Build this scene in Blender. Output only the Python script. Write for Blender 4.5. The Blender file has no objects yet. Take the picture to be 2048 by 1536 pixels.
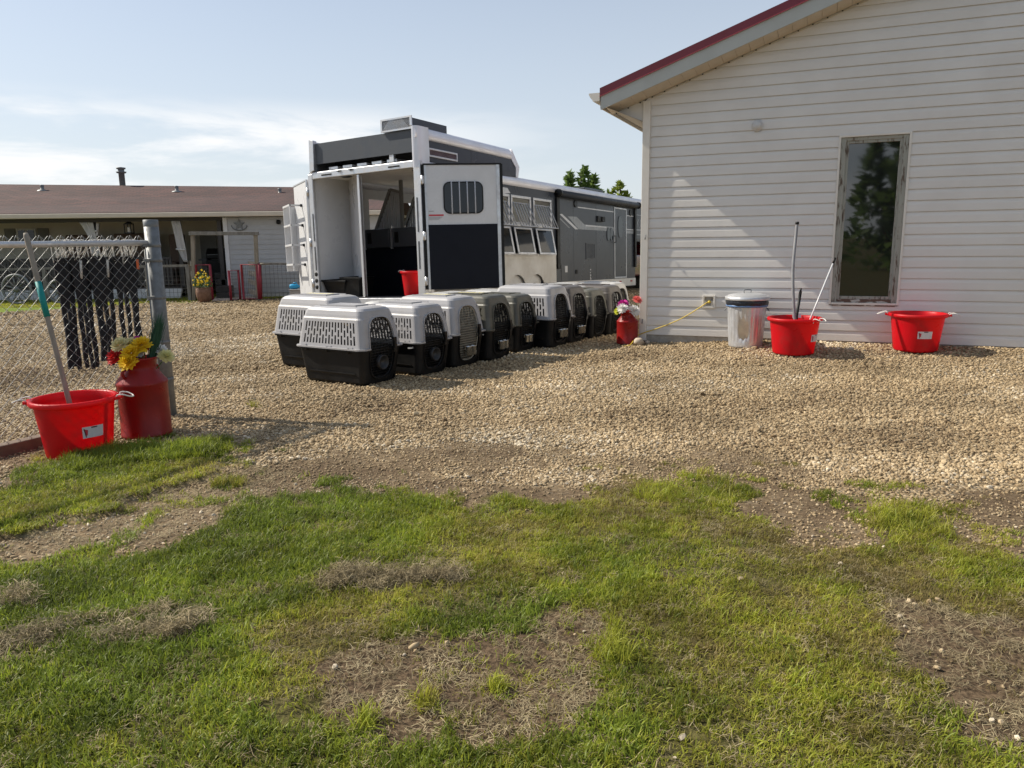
import bpy, math, random
import numpy as np
from mathutils import Vector, Matrix
R = math.radians
random.seed(7); rng = np.random.default_rng(7)
scene = bpy.context.scene
col = scene.collection

# ------------------------------------------------------------------ camera
F, PT, RL, H = 1509.2, 0.186483, -0.013525, 1.35          # focal length in photo pixels, pitch, roll, eye height
CX, CY = 1024., 768.
_up0 = np.array([0, math.sin(PT), math.cos(PT)]); _rt0 = np.array([1., 0, 0])
FW = np.array([0, math.cos(PT), -math.sin(PT)])
RT = math.cos(RL)*_rt0 + math.sin(RL)*_up0
UP = -math.sin(RL)*_rt0 + math.cos(RL)*_up0
EYE = np.array([0, 0, H])
cam_d = bpy.data.cameras.new('camera'); cam = bpy.data.objects.new('camera', cam_d); col.objects.link(cam)
cam_d.sensor_width = 36; cam_d.lens = F/2048*36; cam_d.clip_end = 3000; cam_d.clip_start = .05
cam.matrix_world = Matrix(((RT[0], UP[0], -FW[0], 0), (RT[1], UP[1], -FW[1], 0), (RT[2], UP[2], -FW[2], H), (0, 0, 0, 1)))
scene.camera = cam

# ------------------------------------------------------------------ sun, sky, exposure
SUN_EL, SUN_AZ = R(41.), math.atan2(-.955, .30)              # azimuth clockwise from +Y
sun_dir = Vector((math.sin(SUN_AZ)*math.cos(SUN_EL), math.cos(SUN_AZ)*math.cos(SUN_EL), math.sin(SUN_EL)))
sl = bpy.data.lights.new('sun', 'SUN'); sl.energy = 4.9; sl.angle = R(.53); sl.color = (1, .92, .79)
so = bpy.data.objects.new('sun', sl); col.objects.link(so)
so.rotation_euler = sun_dir.to_track_quat('Z', 'Y').to_euler(); so.location = (-20, 5, 20)
scene.view_settings.view_transform = 'Standard'; scene.view_settings.look = 'None'
scene.view_settings.exposure = 0.42; scene.view_settings.gamma = 1
W = bpy.data.worlds.new('World'); scene.world = W; W.use_nodes = True
nt = W.node_tree; nt.nodes.clear()
def N(tree, t, **kw):
    n = tree.nodes.new(t)
    for k, v in kw.items():
        if k.startswith('i_'):
            key = k[2:]; n.inputs[int(key) if key.isdigit() else key.replace('_', ' ')].default_value = v
        else: setattr(n, k, v)
    return n
def Lk(tree, a, b): tree.links.new(a, b)
sky = N(nt, 'ShaderNodeTexSky', sky_type='NISHITA', sun_disc=False, sun_elevation=SUN_EL, sun_rotation=SUN_AZ,
        altitude=600, air_density=1.0, dust_density=1.6, ozone_density=1.2)
tc = N(nt, 'ShaderNodeTexCoord'); sep = N(nt, 'ShaderNodeSeparateXYZ'); Lk(nt, tc.outputs['Generated'], sep.inputs[0])
mp = N(nt, 'ShaderNodeMapping'); mp.inputs['Scale'].default_value = (2.2, 2.2, 11); mp.inputs['Location'].default_value = (.35, .1, .2)
Lk(nt, tc.outputs['Generated'], mp.inputs[0])
nz = N(nt, 'ShaderNodeTexNoise', i_Scale=2.1, i_Detail=9., i_Roughness=.58, i_Distortion=.25); Lk(nt, mp.outputs[0], nz.inputs['Vector'])
def mr(tree, src, a, b, c=0., d=1., smooth=True):
    m = N(tree, 'ShaderNodeMapRange'); m.interpolation_type = 'SMOOTHSTEP' if smooth else 'LINEAR'
    for i, v in zip((1, 2, 3, 4), (a, b, c, d)): m.inputs[i].default_value = v
    Lk(tree, src, m.inputs[0]); return m.outputs[0]
def mth(tree, op, a, b):
    m = N(tree, 'ShaderNodeMath', operation=op)
    for i, v in enumerate((a, b)):
        if isinstance(v, (int, float)): m.inputs[i].default_value = v
        else: Lk(tree, v, m.inputs[i])
    return m.outputs[0]
cl = mr(nt, nz.outputs[0], .40, .62)
band = mth(nt, 'MULTIPLY', mr(nt, sep.outputs['Z'], .0, .07), mr(nt, sep.outputs['Z'], .178, .128))
side = mr(nt, sep.outputs['X'], .15, -.25)
cl = mth(nt, 'MULTIPLY', mth(nt, 'MULTIPLY', cl, band), side)
haze = mr(nt, sep.outputs['Z'], .5, -.02, .30, .74)
mixh = N(nt, 'ShaderNodeMix', data_type='RGBA'); Lk(nt, haze, mixh.inputs[0]); Lk(nt, sky.outputs[0], mixh.inputs[6]); mixh.inputs[7].default_value = (5.7, 6.1, 6.5, 1)
mixc = N(nt, 'ShaderNodeMix', data_type='RGBA'); Lk(nt, cl, mixc.inputs[0]); Lk(nt, mixh.outputs[2], mixc.inputs[6]); mixc.inputs[7].default_value = (7.5, 7.6, 7.7, 1)
bg = N(nt, 'ShaderNodeBackground', i_Strength=.10); out = N(nt, 'ShaderNodeOutputWorld')
Lk(nt, mixc.outputs[2], bg.inputs[0]); Lk(nt, bg.outputs[0], out.inputs[0])
scene.cycles.max_bounces = 7; scene.cycles.transparent_max_bounces = 12

# ------------------------------------------------------------------ projection helpers (pixel of the 2048x1536 photo -> world)
def ray(x, y): return FW + RT*(x-CX)/F + UP*(CY-y)/F
def at(x, y, Y):
    r = ray(x, y); p = EYE + r*Y/r[1]; return Vector(p)
def G(x, y, z=0.):
    r = ray(x, y); return Vector(EYE + r*(z-H)/r[2])
# shed frame: u along the wall to the right, n out of the wall to the viewer
WA = 0.395245
WU = Vector((math.cos(WA), -math.sin(WA), 0)); WN = Vector((-math.sin(WA), -math.cos(WA), 0)); WO = Vector((1.722, 9.876, 0))
def zg(x, y):
    "height of the gravel: banked a little against the shed wall"
    d = (np.asarray(x)-WO.x)*WN.x + (np.asarray(y)-WO.y)*WN.y
    u = (np.asarray(x)-WO.x)*WU.x + (np.asarray(y)-WO.y)*WU.y
    t = np.clip(1-np.maximum(d, 0)/1.5, 0, 1); t = t*t*(3-2*t)
    s = np.clip((u-.1)/1.9, 0, 1); w = np.clip((u+.7)/.9, 0, 1)
    return t*(.03*w*w*(3-2*w)+.085*s*s*(3-2*s))
def GG(x, y):
    p = G(x, y)
    for _ in range(6): p = G(x, y, float(zg(p.x, p.y)))
    return p

# ------------------------------------------------------------------ mesh builder
class MB:
    def __init__(s): s.v = []; s.f = []; s.m = []; s.s = []
    def add(s, vs, fs, m=0, sm=False):
        o = len(s.v); s.v += [tuple(v) for v in vs]
        for f in fs: s.f.append([i+o for i in f]); s.m.append(m); s.s.append(sm)
        return s
    def quad(s, a, b, c, d, m=0, sm=False): return s.add([a, b, c, d], [(0, 1, 2, 3)], m, sm)
    def box(s, x0, y0, z0, x1, y1, z1, m=0):
        v = [(x0,y0,z0),(x1,y0,z0),(x1,y1,z0),(x0,y1,z0),(x0,y0,z1),(x1,y0,z1),(x1,y1,z1),(x0,y1,z1)]
        return s.add(v, [(0,3,2,1),(4,5,6,7),(0,1,5,4),(1,2,6,5),(2,3,7,6),(3,0,4,7)], m)
    def obox(s, o, ax, ay, az, m=0):
        o, ax, ay, az = Vector(o), Vector(ax), Vector(ay), Vector(az)
        v = [o, o+ax, o+ax+ay, o+ay, o+az, o+ax+az, o+ax+ay+az, o+ay+az]
        return s.add(v, [(0,3,2,1),(4,5,6,7),(0,1,5,4),(1,2,6,5),(2,3,7,6),(3,0,4,7)], m)
    def bar(s, a, b, w, d, up=(0,0,1), m=0):
        a, b = Vector(a), Vector(b); t = (b-a).normalized(); x = t.cross(Vector(up))
        if x.length < 1e-4: x = t.cross(Vector((1,0,0)))
        x.normalize(); y = x.cross(t).normalized()
        return s.obox(a-x*w/2-y*d/2, x*w, y*d, b-a, m)
    def prism(s, poly, ext, m=0):
        n = len(poly); e = Vector(ext); v = [Vector(p) for p in poly]; v2 = [p+e for p in v]
        s.add(v+v2, [tuple(range(n))[::-1], tuple(range(n, 2*n))]+[(i, (i+1) % n, (i+1) % n+n, i+n) for i in range(n)], m); return s
    def tube(s, pts, r, n=8, m=0, cap=True, closed=False):
        pts = [Vector(p) for p in pts]; k = len(pts); rs = r if isinstance(r, (list, tuple)) else [r]*k
        vs = []; prev = None
        for i, p in enumerate(pts):
            if closed: t = pts[(i+1) % k]-pts[i-1]
            else: t = (pts[min(i+1, k-1)]-pts[max(i-1, 0)])
            t.normalize()
            if prev is None:
                x = t.orthogonal().normalized()
            else: x = (prev - t*prev.dot(t)).normalized()
            prev = x; y = t.cross(x)
            for j in range(n):
                a = 2*math.pi*j/n; vs.append(p + (x*math.cos(a)+y*math.sin(a))*rs[i])
        fs = []
        for i in range(k if closed else k-1):
            for j in range(n):
                i2 = (i+1) % k; fs.append((i*n+j, i*n+(j+1) % n, i2*n+(j+1) % n, i2*n+j))
        if cap and not closed: fs += [tuple(range(n))[::-1], tuple(range((k-1)*n, k*n))]
        return s.add(vs, fs, m, True)
    def lathe(s, prof, n=32, c=(0,0,0), m=0, a0=0, a1=2*math.pi, sm=True, wob=None):
        full = abs(a1-a0-2*math.pi) < 1e-6; cols = n if full else n+1; vs = []
        for r, z in prof:
            for j in range(cols):
                a = a0+(a1-a0)*j/n; rr = r*(1+(wob(a, z) if wob else 0)); vs.append((c[0]+rr*math.cos(a), c[1]+rr*math.sin(a), c[2]+z))
        fs = []
        for i in range(len(prof)-1):
            for j in range(n):
                j2 = (j+1) % cols; fs.append((i*cols+j, i*cols+j2, (i+1)*cols+j2, (i+1)*cols+j))
        return s.add(vs, fs, m, sm)
    def build(s, name, mats, parent=None, bevel=0, seg=2, loc=None, auto=None):
        me = bpy.data.meshes.new(name); me.from_pydata(s.v, [], s.f); me.update()
        mats = mats if isinstance(mats, (list, tuple)) else [mats]
        for mt in mats: me.materials.append(mt)
        me.polygons.foreach_set('material_index', s.m); me.polygons.foreach_set('use_smooth', s.s)
        o = bpy.data.objects.new(name, me); col.objects.link(o)
        if parent is not None: o.parent = parent
        if loc is not None: o.location = loc
        if bevel:
            b = o.modifiers.new('bevel', 'BEVEL'); b.width = bevel; b.segments = seg; b.limit_method = 'ANGLE'; b.angle_limit = R(40); b.harden_normals = False
        return o
def tag(o, label, cat, group=None, kind=None):
    o['label'] = label; o['category'] = cat
    if group: o['group'] = group
    if kind: o['kind'] = kind
    return o
def thing(name, label, cat, loc=(0,0,0), rz=0, group=None, mat=None):
    o = bpy.data.objects.new(name, None); o.empty_display_size = .1; col.objects.link(o)
    if mat is not None: o.matrix_world = mat
    else: o.location = loc; o.rotation_euler = (0, 0, rz)
    return tag(o, label, cat, group)
def copy_tree(o, parent=None):
    c = o.copy(); col.objects.link(c)
    if parent is not None: c.parent = parent
    for ch in list(o.children): copy_tree(ch, c)
    return c

# ------------------------------------------------------------------ materials
def lin(c): return tuple(c)+(1.,) if len(c) == 3 else c
def mat(name, c, rough=.5, metal=0., c2=None, scale=6., amt=.5, bump=0., bscale=60., stretch=None, rvar=.12, spec=.5, coat=0., trans=0., ior=1.45, detail=5., obj=True, thr=None):
    m = bpy.data.materials.new(name); m.use_nodes = True; t = m.node_tree; p = t.nodes['Principled BSDF']
    p.inputs['Base Color'].default_value = lin(c); p.inputs['Roughness'].default_value = rough; p.inputs['Metallic'].default_value = metal
    p.inputs['Specular IOR Level'].default_value = spec; p.inputs['IOR'].default_value = ior
    if coat: p.inputs['Coat Weight'].default_value = coat; p.inputs['Coat Roughness'].default_value = .08
    tcn = N(t, 'ShaderNodeTexCoord'); mpn = N(t, 'ShaderNodeMapping'); Lk(t, tcn.outputs['Object'], mpn.inputs[0])
    if stretch: mpn.inputs['Scale'].default_value = stretch
    n1 = N(t, 'ShaderNodeTexNoise', i_Scale=scale, i_Detail=detail, i_Roughness=.6); Lk(t, mpn.outputs[0], n1.inputs['Vector'])
    c2 = c2 if c2 else tuple(x*.8 for x in c[:3])
    fac = mr(t, n1.outputs[0], *(thr if thr else (.5-.25, .5+.25)), 0, amt)
    mx = N(t, 'ShaderNodeMix', data_type='RGBA'); Lk(t, fac, mx.inputs[0]); mx.inputs[6].default_value = lin(c); mx.inputs[7].default_value = lin(c2)
    Lk(t, mx.outputs[2], p.inputs['Base Color'])
    rr = mr(t, n1.outputs[0], .3, .7, max(0, rough-rvar), min(1, rough+rvar)); Lk(t, rr, p.inputs['Roughness'])
    if bump:
        n2 = N(t, 'ShaderNodeTexNoise', i_Scale=bscale, i_Detail=4.); Lk(t, mpn.outputs[0], n2.inputs['Vector'])
        b = N(t, 'ShaderNodeBump', i_Strength=1., i_Distance=bump); Lk(t, n2.outputs[0], b.inputs['Height']); Lk(t, b.outputs[0], p.inputs['Normal'])
    if trans:
        tr = N(t, 'ShaderNodeBsdfTranslucent'); Lk(t, mx.outputs[2], tr.inputs[0]); ms = N(t, 'ShaderNodeMixShader', i_0=trans)
        Lk(t, p.outputs[0], ms.inputs[1]); Lk(t, tr.outputs[0], ms.inputs[2]); Lk(t, ms.outputs[0], t.nodes['Material Output'].inputs[0])
    return m
def attr_mat(name, ramp, rough=.7, attr='tint', noise=None, trans=0., spec=.3):
    "colour from a per-instance attribute through a ramp, broken up by a world-space noise"
    m = bpy.data.materials.new(name); m.use_nodes = True; t = m.node_tree; p = t.nodes['Principled BSDF']
    a = N(t, 'ShaderNodeAttribute', attribute_type='INSTANCER', attribute_name=attr)
    cr = N(t, 'ShaderNodeValToRGB'); e = cr.color_ramp.elements
    while len(e) < len(ramp): e.new(.5)
    for k, (pos, c) in enumerate(ramp): e[k].position = pos; e[k].color = lin(c)
    Lk(t, a.outputs['Fac'], cr.inputs[0]); src = cr.outputs[0]
    if noise:
        g = N(t, 'ShaderNodeNewGeometry'); n1 = N(t, 'ShaderNodeTexNoise', i_Scale=noise[0], i_Detail=3.); Lk(t, g.outputs['Position'], n1.inputs['Vector'])
        hv = N(t, 'ShaderNodeHueSaturation'); Lk(t, mr(t, n1.outputs[0], .3, .7, 1-noise[1], 1+noise[1]), hv.inputs['Value']); Lk(t, src, hv.inputs['Color']); src = hv.outputs[0]
    Lk(t, src, p.inputs['Base Color']); p.inputs['Roughness'].default_value = rough; p.inputs['Specular IOR Level'].default_value = spec
    if trans:
        tr = N(t, 'ShaderNodeBsdfTranslucent'); Lk(t, src, tr.inputs[0]); ms = N(t, 'ShaderNodeMixShader', i_0=trans)
        Lk(t, p.outputs[0], ms.inputs[1]); Lk(t, tr.outputs[0], ms.inputs[2]); Lk(t, ms.outputs[0], t.nodes['Material Output'].inputs[0])
    return m
M = dict(
 siding=mat('white_vinyl_siding', (.68,.66,.625), .42, c2=(.60,.575,.54), scale=1.7, amt=.7, bump=.004, bscale=3, stretch=(1,1,1)),
 trim=mat('white_trim', (.70,.67,.61), .45, c2=(.6,.56,.5), scale=5, amt=.6),
 soffit=mat('cream_soffit', (.56,.495,.40), .5, scale=5, amt=.4),
 fascia=mat('grey_fascia', (.42,.435,.41), .4, scale=4, amt=.3),
 redmetal=mat('dark_red_metal', (.13,.012,.024), .4, c2=(.10,.011,.02), scale=3, amt=.5),
 concrete=mat('concrete', (.42,.39,.34), .9, c2=(.27,.24,.2), scale=9, amt=.9, bump=.004, bscale=50),
 galv=mat('galvanised_steel', (.68,.69,.70), .42, .65, c2=(.55,.56,.58), scale=14, amt=.9, bump=.0008, bscale=30),
 galvd=mat('dull_galvanised_steel', (.2,.21,.215), .55, .25, c2=(.14,.147,.15), scale=20, amt=.9, bump=.0006, bscale=80),
 alu=mat('satin_aluminium', (.76,.76,.8), .42, .35, c2=(.68,.68,.72), scale=3, amt=.6),
 alud=mat('aluminium_frame', (.62,.63,.65), .4, .8, c2=(.45,.45,.46), scale=10, amt=.6),
 white=mat('white_panel', (.58,.59,.61), .35, c2=(.5,.505,.51), scale=2.5, amt=.6),
 whitedirty=mat('dusty_white_panel', (.68,.665,.63), .45, c2=(.53,.50,.45), scale=2.2, amt=.9),
 grey=mat('slate_grey_gelcoat', (.05,.057,.07), .3, c2=(.042,.048,.058), scale=1.2, amt=.5, spec=.36, rvar=.05),
 greydk=mat('dark_grey_panel', (.06,.065,.075), .4, c2=(.045,.05,.055), scale=3, amt=.6),
 greylt=mat('light_grey_panel', (.25,.265,.28), .35, scale=3, amt=.4),
 navy=mat('black_rubber_mat', (.005,.0068,.013), .6, spec=.22, c2=(.008,.010,.016), scale=5, amt=.8, bump=.0012, bscale=90),
 black=mat('black_plastic', (.006,.006,.0065), .45, spec=.3, c2=(.012,.012,.012), scale=7, amt=.8, bump=.0006, bscale=120),
 blackf=mat('black_webbing', (.008,.008,.01), .85, c2=(.02,.02,.025), scale=40, amt=.8, bump=.001, bscale=300),
 rubber=mat('tyre_rubber', (.02,.02,.02), .8, c2=(.045,.042,.038), scale=20, amt=.8),
 red=mat('red_bucket_plastic', (.72,.008,.018), .38, c2=(.56,.03,.03), scale=5, amt=.7, thr=(.5, .72), trans=.45),
 redcan=mat('red_enamel', (.26,.009,.008), .36, spec=.35, c2=(.18,.009,.008), scale=7, amt=.8, bump=.0012, bscale=18),
 redpipe=mat('red_painted_pipe', (.24,.018,.035), .5, c2=(.16,.018,.028), scale=9, amt=.7),
 rope=mat('white_rope', (.72,.7,.66), .8, c2=(.5,.48,.45), scale=90, amt=.7, bump=.001, bscale=200),
 sticker=mat('white_sticker', (.62,.58,.6), .45, scale=20, amt=.3),
 ink=mat('dark_ink', (.05,.015,.02), .5), inkred=mat('red_ink', (.5,.03,.05), .5), inkgrey=mat('grey_ink', (.34,.34,.36), .5),
 yellow=mat('yellow_sticker', (.72,.6,.16), .5, c2=(.7,.68,.55), scale=60, amt=1., thr=(.45, .55)),
 cord=mat('yellow_cord', (.62,.45,.05), .5, scale=30, amt=.4),
 oldwood=mat('peeling_window_wood', (.31,.31,.27), .7, c2=(.1,.07,.05), scale=7, amt=1., stretch=(5,5,.9), thr=(.52, .66), bump=.003, bscale=14),
 rust=mat('rotten_sill_wood', (.12,.07,.05), .85, c2=(.42,.4,.36), scale=9, amt=1., stretch=(1,1,3), thr=(.5, .62), bump=.004, bscale=25),
 glass=mat('dark_glass', (.010,.011,.012), .03, rvar=.01, spec=.5, ior=1.95, scale=2, amt=.2),
 smoke=mat('tinted_window', (.008,.011,.015), .05, rvar=.02, ior=1.5, scale=2, amt=.2),
 timber=mat('weathered_timber', (.27,.24,.19), .85, c2=(.15,.13,.1), scale=5, amt=.9, stretch=(3,3,.5), bump=.003, bscale=25),
 greytimber=mat('grey_weathered_timber', (.22,.21,.19), .85, c2=(.12,.115,.1), scale=6, amt=.9, stretch=(3,3,.6), bump=.002, bscale=30),
 palewood=mat('pale_timber', (.55,.48,.38), .8, c2=(.38,.32,.24), scale=5, amt=.8, bump=.002, bscale=30),
 edging=mat('brown_timber_edging', (.17,.12,.085), .85, c2=(.1,.07,.05), scale=6, amt=.9, bump=.004, bscale=25),
 handle=mat('grey_wooden_handle', (.3,.26,.21), .7, c2=(.2,.17,.14), scale=8, amt=.8, stretch=(4,4,.6), bump=.001, bscale=60),
 teal=mat('teal_grip_tape', (.0,.24,.23), .5, scale=14, amt=.5),
 greypipe=mat('grey_pipe', (.25,.25,.26), .45, c2=(.17,.17,.18), scale=12, amt=.8),
 shingle=None, deckdark=mat('dark_stained_deck', (.035,.033,.035), .7, c2=(.06,.055,.05), scale=6, amt=.8),
 cream=mat('cream_house_wall', (.58,.55,.48), .7, c2=(.48,.45,.4), scale=2, amt=.6),
 housew=mat('white_house_siding', (.4,.41,.42), .55, c2=(.34,.35,.36), scale=2, amt=.6),
 skirt=mat('white_skirting', (.66,.67,.69), .6, c2=(.5,.5,.5), scale=2, amt=.6),
 shutter=mat('grey_shutter', (.2,.2,.19), .6), curtain=mat('white_curtain', (.82,.81,.79), .8, scale=9, amt=.4, trans=.35),
 brown=mat('brown_wicker', (.09,.06,.045), .7, c2=(.16,.11,.08), scale=30, amt=.9, bump=.003, bscale=80),
 terracotta=mat('brown_barrel', (.2,.11,.07), .8, c2=(.12,.065,.04), scale=9, amt=.9),
 path=mat('concrete_path', (.55,.46,.4), .9, c2=(.42,.34,.29), scale=4, amt=.8),
 greybox=mat('grey_box', (.28,.27,.26), .6), blue=mat('bright_blue_plastic', (.02,.3,.55), .35),
 bag=mat('bin_liner', (.015,.017,.02), .35, c2=(.03,.035,.05), scale=30, amt=.7, bump=.004, bscale=50), bluebag=mat('blue_liner_edge', (.12,.22,.42), .4),
 steel=mat('stainless_steel', (.72,.72,.7), .22, 1., scale=12, amt=.4), lampred=mat('red_marker_lens', (.35,.01,.02), .25),
 lampwhite=mat('white_globe', (.58,.575,.56), .3), orange=mat('orange_tag', (.75,.16,.05), .5), truck=mat('dark_red_car_paint', (.09,.006,.012), .22, coat=.8, scale=2, amt=.3),
 bark=mat('bark', (.14,.1,.07), .9, c2=(.07,.05,.035), scale=9, amt=.9, bump=.01, bscale=20), rock=mat('pale_rock', (.5,.43,.34), .9, c2=(.36,.3,.23), scale=9, amt=.9, bump=.008, bscale=25),
 stem=mat('plant_stem', (.05,.11,.03), .7))

# ================================================================== GROUND
def vnoise(x, y, s, seed=0):
    x = np.asarray(x)*s; y = np.asarray(y)*s
    def h(i, j):
        v = np.sin(i*127.1+j*311.7+seed*74.7)*43758.5453; return v-np.floor(v)
    i = np.floor(x); j = np.floor(y); fx = x-i; fy = y-j; fx = fx*fx*(3-2*fx); fy = fy*fy*(3-2*fy)
    return (h(i,j)*(1-fx)+h(i+1,j)*fx)*(1-fy)+(h(i,j+1)*(1-fx)+h(i+1,j+1)*fx)*fy
def fbm(x, y, s, seed=0, o=4):
    t = 0; a = .5; n = 0
    for k in range(o): t = t+a*vnoise(x, y, s*2**k, seed+k*13); n += a; a *= .55
    return t/n
def inside(px, py, poly):
    c = np.zeros(np.shape(px), bool); n = len(poly)
    for i in range(n):
        x1, y1 = poly[i]; x2, y2 = poly[i-1]
        if y1 == y2: continue
        k = ((y1 > py) != (y2 > py)) & (px < (x2-x1)*(py-y1)/(y2-y1)+x1); c ^= k
    return c
def gpoly(pts): return [tuple(G(x, y).xy) for x, y in pts]
LAWN = gpoly([(-500,1150),(0,1118),(150,1105),(300,1095),(400,1062),(480,1020),(560,988),(700,985),(850,1000),(920,1022),(975,1028),(1000,995),(1030,992),(1065,1022),(1150,1008),(1230,985),(1290,965),(1345,972),(1385,985),(1400,955),(1450,960),(1480,1010),(1560,1050),(1640,1090),(1715,1085),(1725,1012),(1800,1000),(1880,1012),(1905,1070),(1960,1110),(2060,1160),(2400,1260)])+[(4.5,-3),(-5.5,-3)]
LAWN2 = gpoly([(-500,1000),(0,982),(70,972),(130,930),(200,905),(300,900),(430,893),(455,925),(380,965),(250,1008),(150,1042),(60,1072),(0,1092),(-500,1120)])
BARE1 = gpoly([(640,1370),(760,1300),(950,1255),(1100,1225),(1180,1245),(1190,1320),(1225,1390),(1150,1440),(950,1465),(800,1450),(690,1440),(590,1410)])
BARE2 = gpoly([(1785,1195),(1900,1195),(2060,1235),(2500,1300),(2500,1500),(2060,1500),(1950,1480),(1850,1410),(1765,1335),(1745,1250)])
BARE3 = gpoly([(0,1092),(150,1045),(260,1010),(380,968),(455,930),(620,950),(480,1018),(400,1060),(300,1094),(150,1104),(0,1116)])
SOILS = [gpoly(p) for p in ([(420,960),(560,935),(760,900),(900,885),(1080,905),(1300,915),(1420,895),(1560,920),(1700,955),(1900,975),(2100,1000),(2100,1180),(1960,1120),(1720,1095),(1640,1100),(1480,1020),(1340,990),(1230,995),(1060,1030),(850,1010),(560,1000),(440,1040)], [(1900,985),(2060,960),(2400,960),(2400,1160),(2060,1130),(1960,1070)], [(1400,930),(1520,925),(1560,960),(1480,990),(1410,965)], [(1440,985),(1560,965),(1700,985),(1740,1010),(1730,1095),(1620,1110),(1500,1060)], [(880,890),(1010,885),(1080,930),(980,960),(900,940)], [(430,940),(700,900),(900,960),(1150,980),(1420,960),(1480,1000),(1300,1000),(900,1040),(700,1000),(450,1030)], [(0,905),(90,890),(170,925),(60,975),(0,985)])]
GE = [G(-900,640).xy, G(0,626).xy, G(120,619).xy, G(300,606).xy, G(390,603).xy, G(520,598).xy, G(620,597).xy, (-2.,30.), (9.,34.), (40.,40.)]
FARL = [tuple(p) for p in GE]+[(60,90),(-120,90),(-120,12),(-40,12)]
PATH = gpoly([(425,603),(520,598),(500,585),(440,588)])
def softlawn(x, y):
    "share of lawn in a small neighbourhood: 0 outside, 1 well inside"
    wx = x+(fbm(x, y, 3.1, 3)-.5)*.5+(vnoise(x, y, 14, 5)-.5)*.09; wy = y+(fbm(x, y, 3.1, 9)-.5)*.42+(vnoise(x, y, 14, 8)-.5)*.08; s = 0
    for r_, n_ in ((.1, 6), (.22, 6), (.36, 6)):
        for k in range(n_):
            a = 6.283*k/n_+r_; s = s+(inside(wx+r_*math.cos(a), wy+r_*math.sin(a), LAWN) | inside(wx+r_*math.cos(a), wy+r_*math.sin(a), LAWN2))
    return s/18
def turf2(x, y):
    wx = x+(fbm(x, y, 3.1, 3)-.5)*.5+(vnoise(x, y, 14, 5)-.5)*.09; wy = y+(fbm(x, y, 3.1, 9)-.5)*.42+(vnoise(x, y, 14, 8)-.5)*.08
    return inside(wx, wy, LAWN2)*.035
def masks(x, y):
    x = np.asarray(x, float); y = np.asarray(y, float)
    wx = x+(fbm(x, y, 3.1, 3)-.5)*.5+(vnoise(x, y, 14, 5)-.5)*.09; wy = y+(fbm(x, y, 3.1, 9)-.5)*.42+(vnoise(x, y, 14, 8)-.5)*.08
    lawn = (inside(wx, wy, LAWN) | inside(wx, wy, LAWN2)).astype(float)
    bare = (inside(wx, wy, BARE1) | inside(wx, wy, BARE2)).astype(float)
    far = inside(x+(vnoise(x, y, 1.5, 2)-.5)*.5, y+(vnoise(x, y, 1.5, 4)-.5)*.5, FARL).astype(float)
    lawn = np.maximum(lawn, (y < -2.6).astype(float)); far = far*(y > -2.6)
    soil = np.zeros_like(x)
    for i, p in enumerate(SOILS): soil = np.maximum(soil, inside(wx, wy, p)*(.95 if i else .85*np.clip((fbm(x, y, 2.1, 444)-.28)*3.2, .15, 1)))
    soil = np.maximum(soil, inside(wx, wy, BARE3)*.75)
    return lawn, bare, soil, far
def axis(lo, hi, step, far, ratio=1.25):
    a = list(np.arange(lo, hi+1e-6, step)); s = step; v = hi
    while v < far: s *= ratio; v += s; a.append(v)
    s = step; v = lo; b = []
    while v > -far: s *= ratio; v -= s; b.append(v)
    return np.array(b[::-1]+a)
gx = axis(-9, 7.5, .05, 900); gy = axis(.8, 12.5, .05, 900, 1.09)
X, Y = np.meshgrid(gx, gy); X = X.ravel(); Y = Y.ravel()
lawn, bare, soil, far = masks(X, Y)
near = (np.abs(X) < 12) & (Y > 0) & (Y < 20)
Z = np.where(near, zg(X, Y)+(fbm(X, Y, 1.3, 21)-.5)*.03+(fbm(X, Y, 7, 31)-.5)*.018, 0)
nb = (np.abs(X-3.8) < 4) & ((X-WO.x)*WN.x+(Y-WO.y)*WN.y < .9)
Z = np.where(nb, zg(X, Y)+(fbm(X, Y, 7, 31)-.5)*.012, Z)
Z = np.where(lawn > 0, Z-.004, Z)+turf2(X, Y)
nxv, nyv = len(gx), len(gy)
idx = np.arange(nxv*nyv).reshape(nyv, nxv)
quads = np.stack([idx[:-1,:-1], idx[:-1,1:], idx[1:,1:], idx[1:,:-1]], -1).reshape(-1, 4)
me = bpy.data.meshes.new('ground'); me.vertices.add(len(X)); me.vertices.foreach_set('co', np.stack([X, Y, Z], 1).ravel())
me.loops.add(quads.size); me.loops.foreach_set('vertex_index', quads.ravel()); me.polygons.add(len(quads))
me.polygons.foreach_set('loop_start', np.arange(0, quads.size, 4)); me.polygons.foreach_set('use_smooth', np.ones(len(quads), bool)); me.update(); me.validate()
ca = me.color_attributes.new('cover', 'FLOAT_COLOR', 'POINT')
ca.data.foreach_set('color', np.stack([lawn, np.maximum(bare, 0), soil, far], 1).ravel().astype(np.float32))

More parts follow.
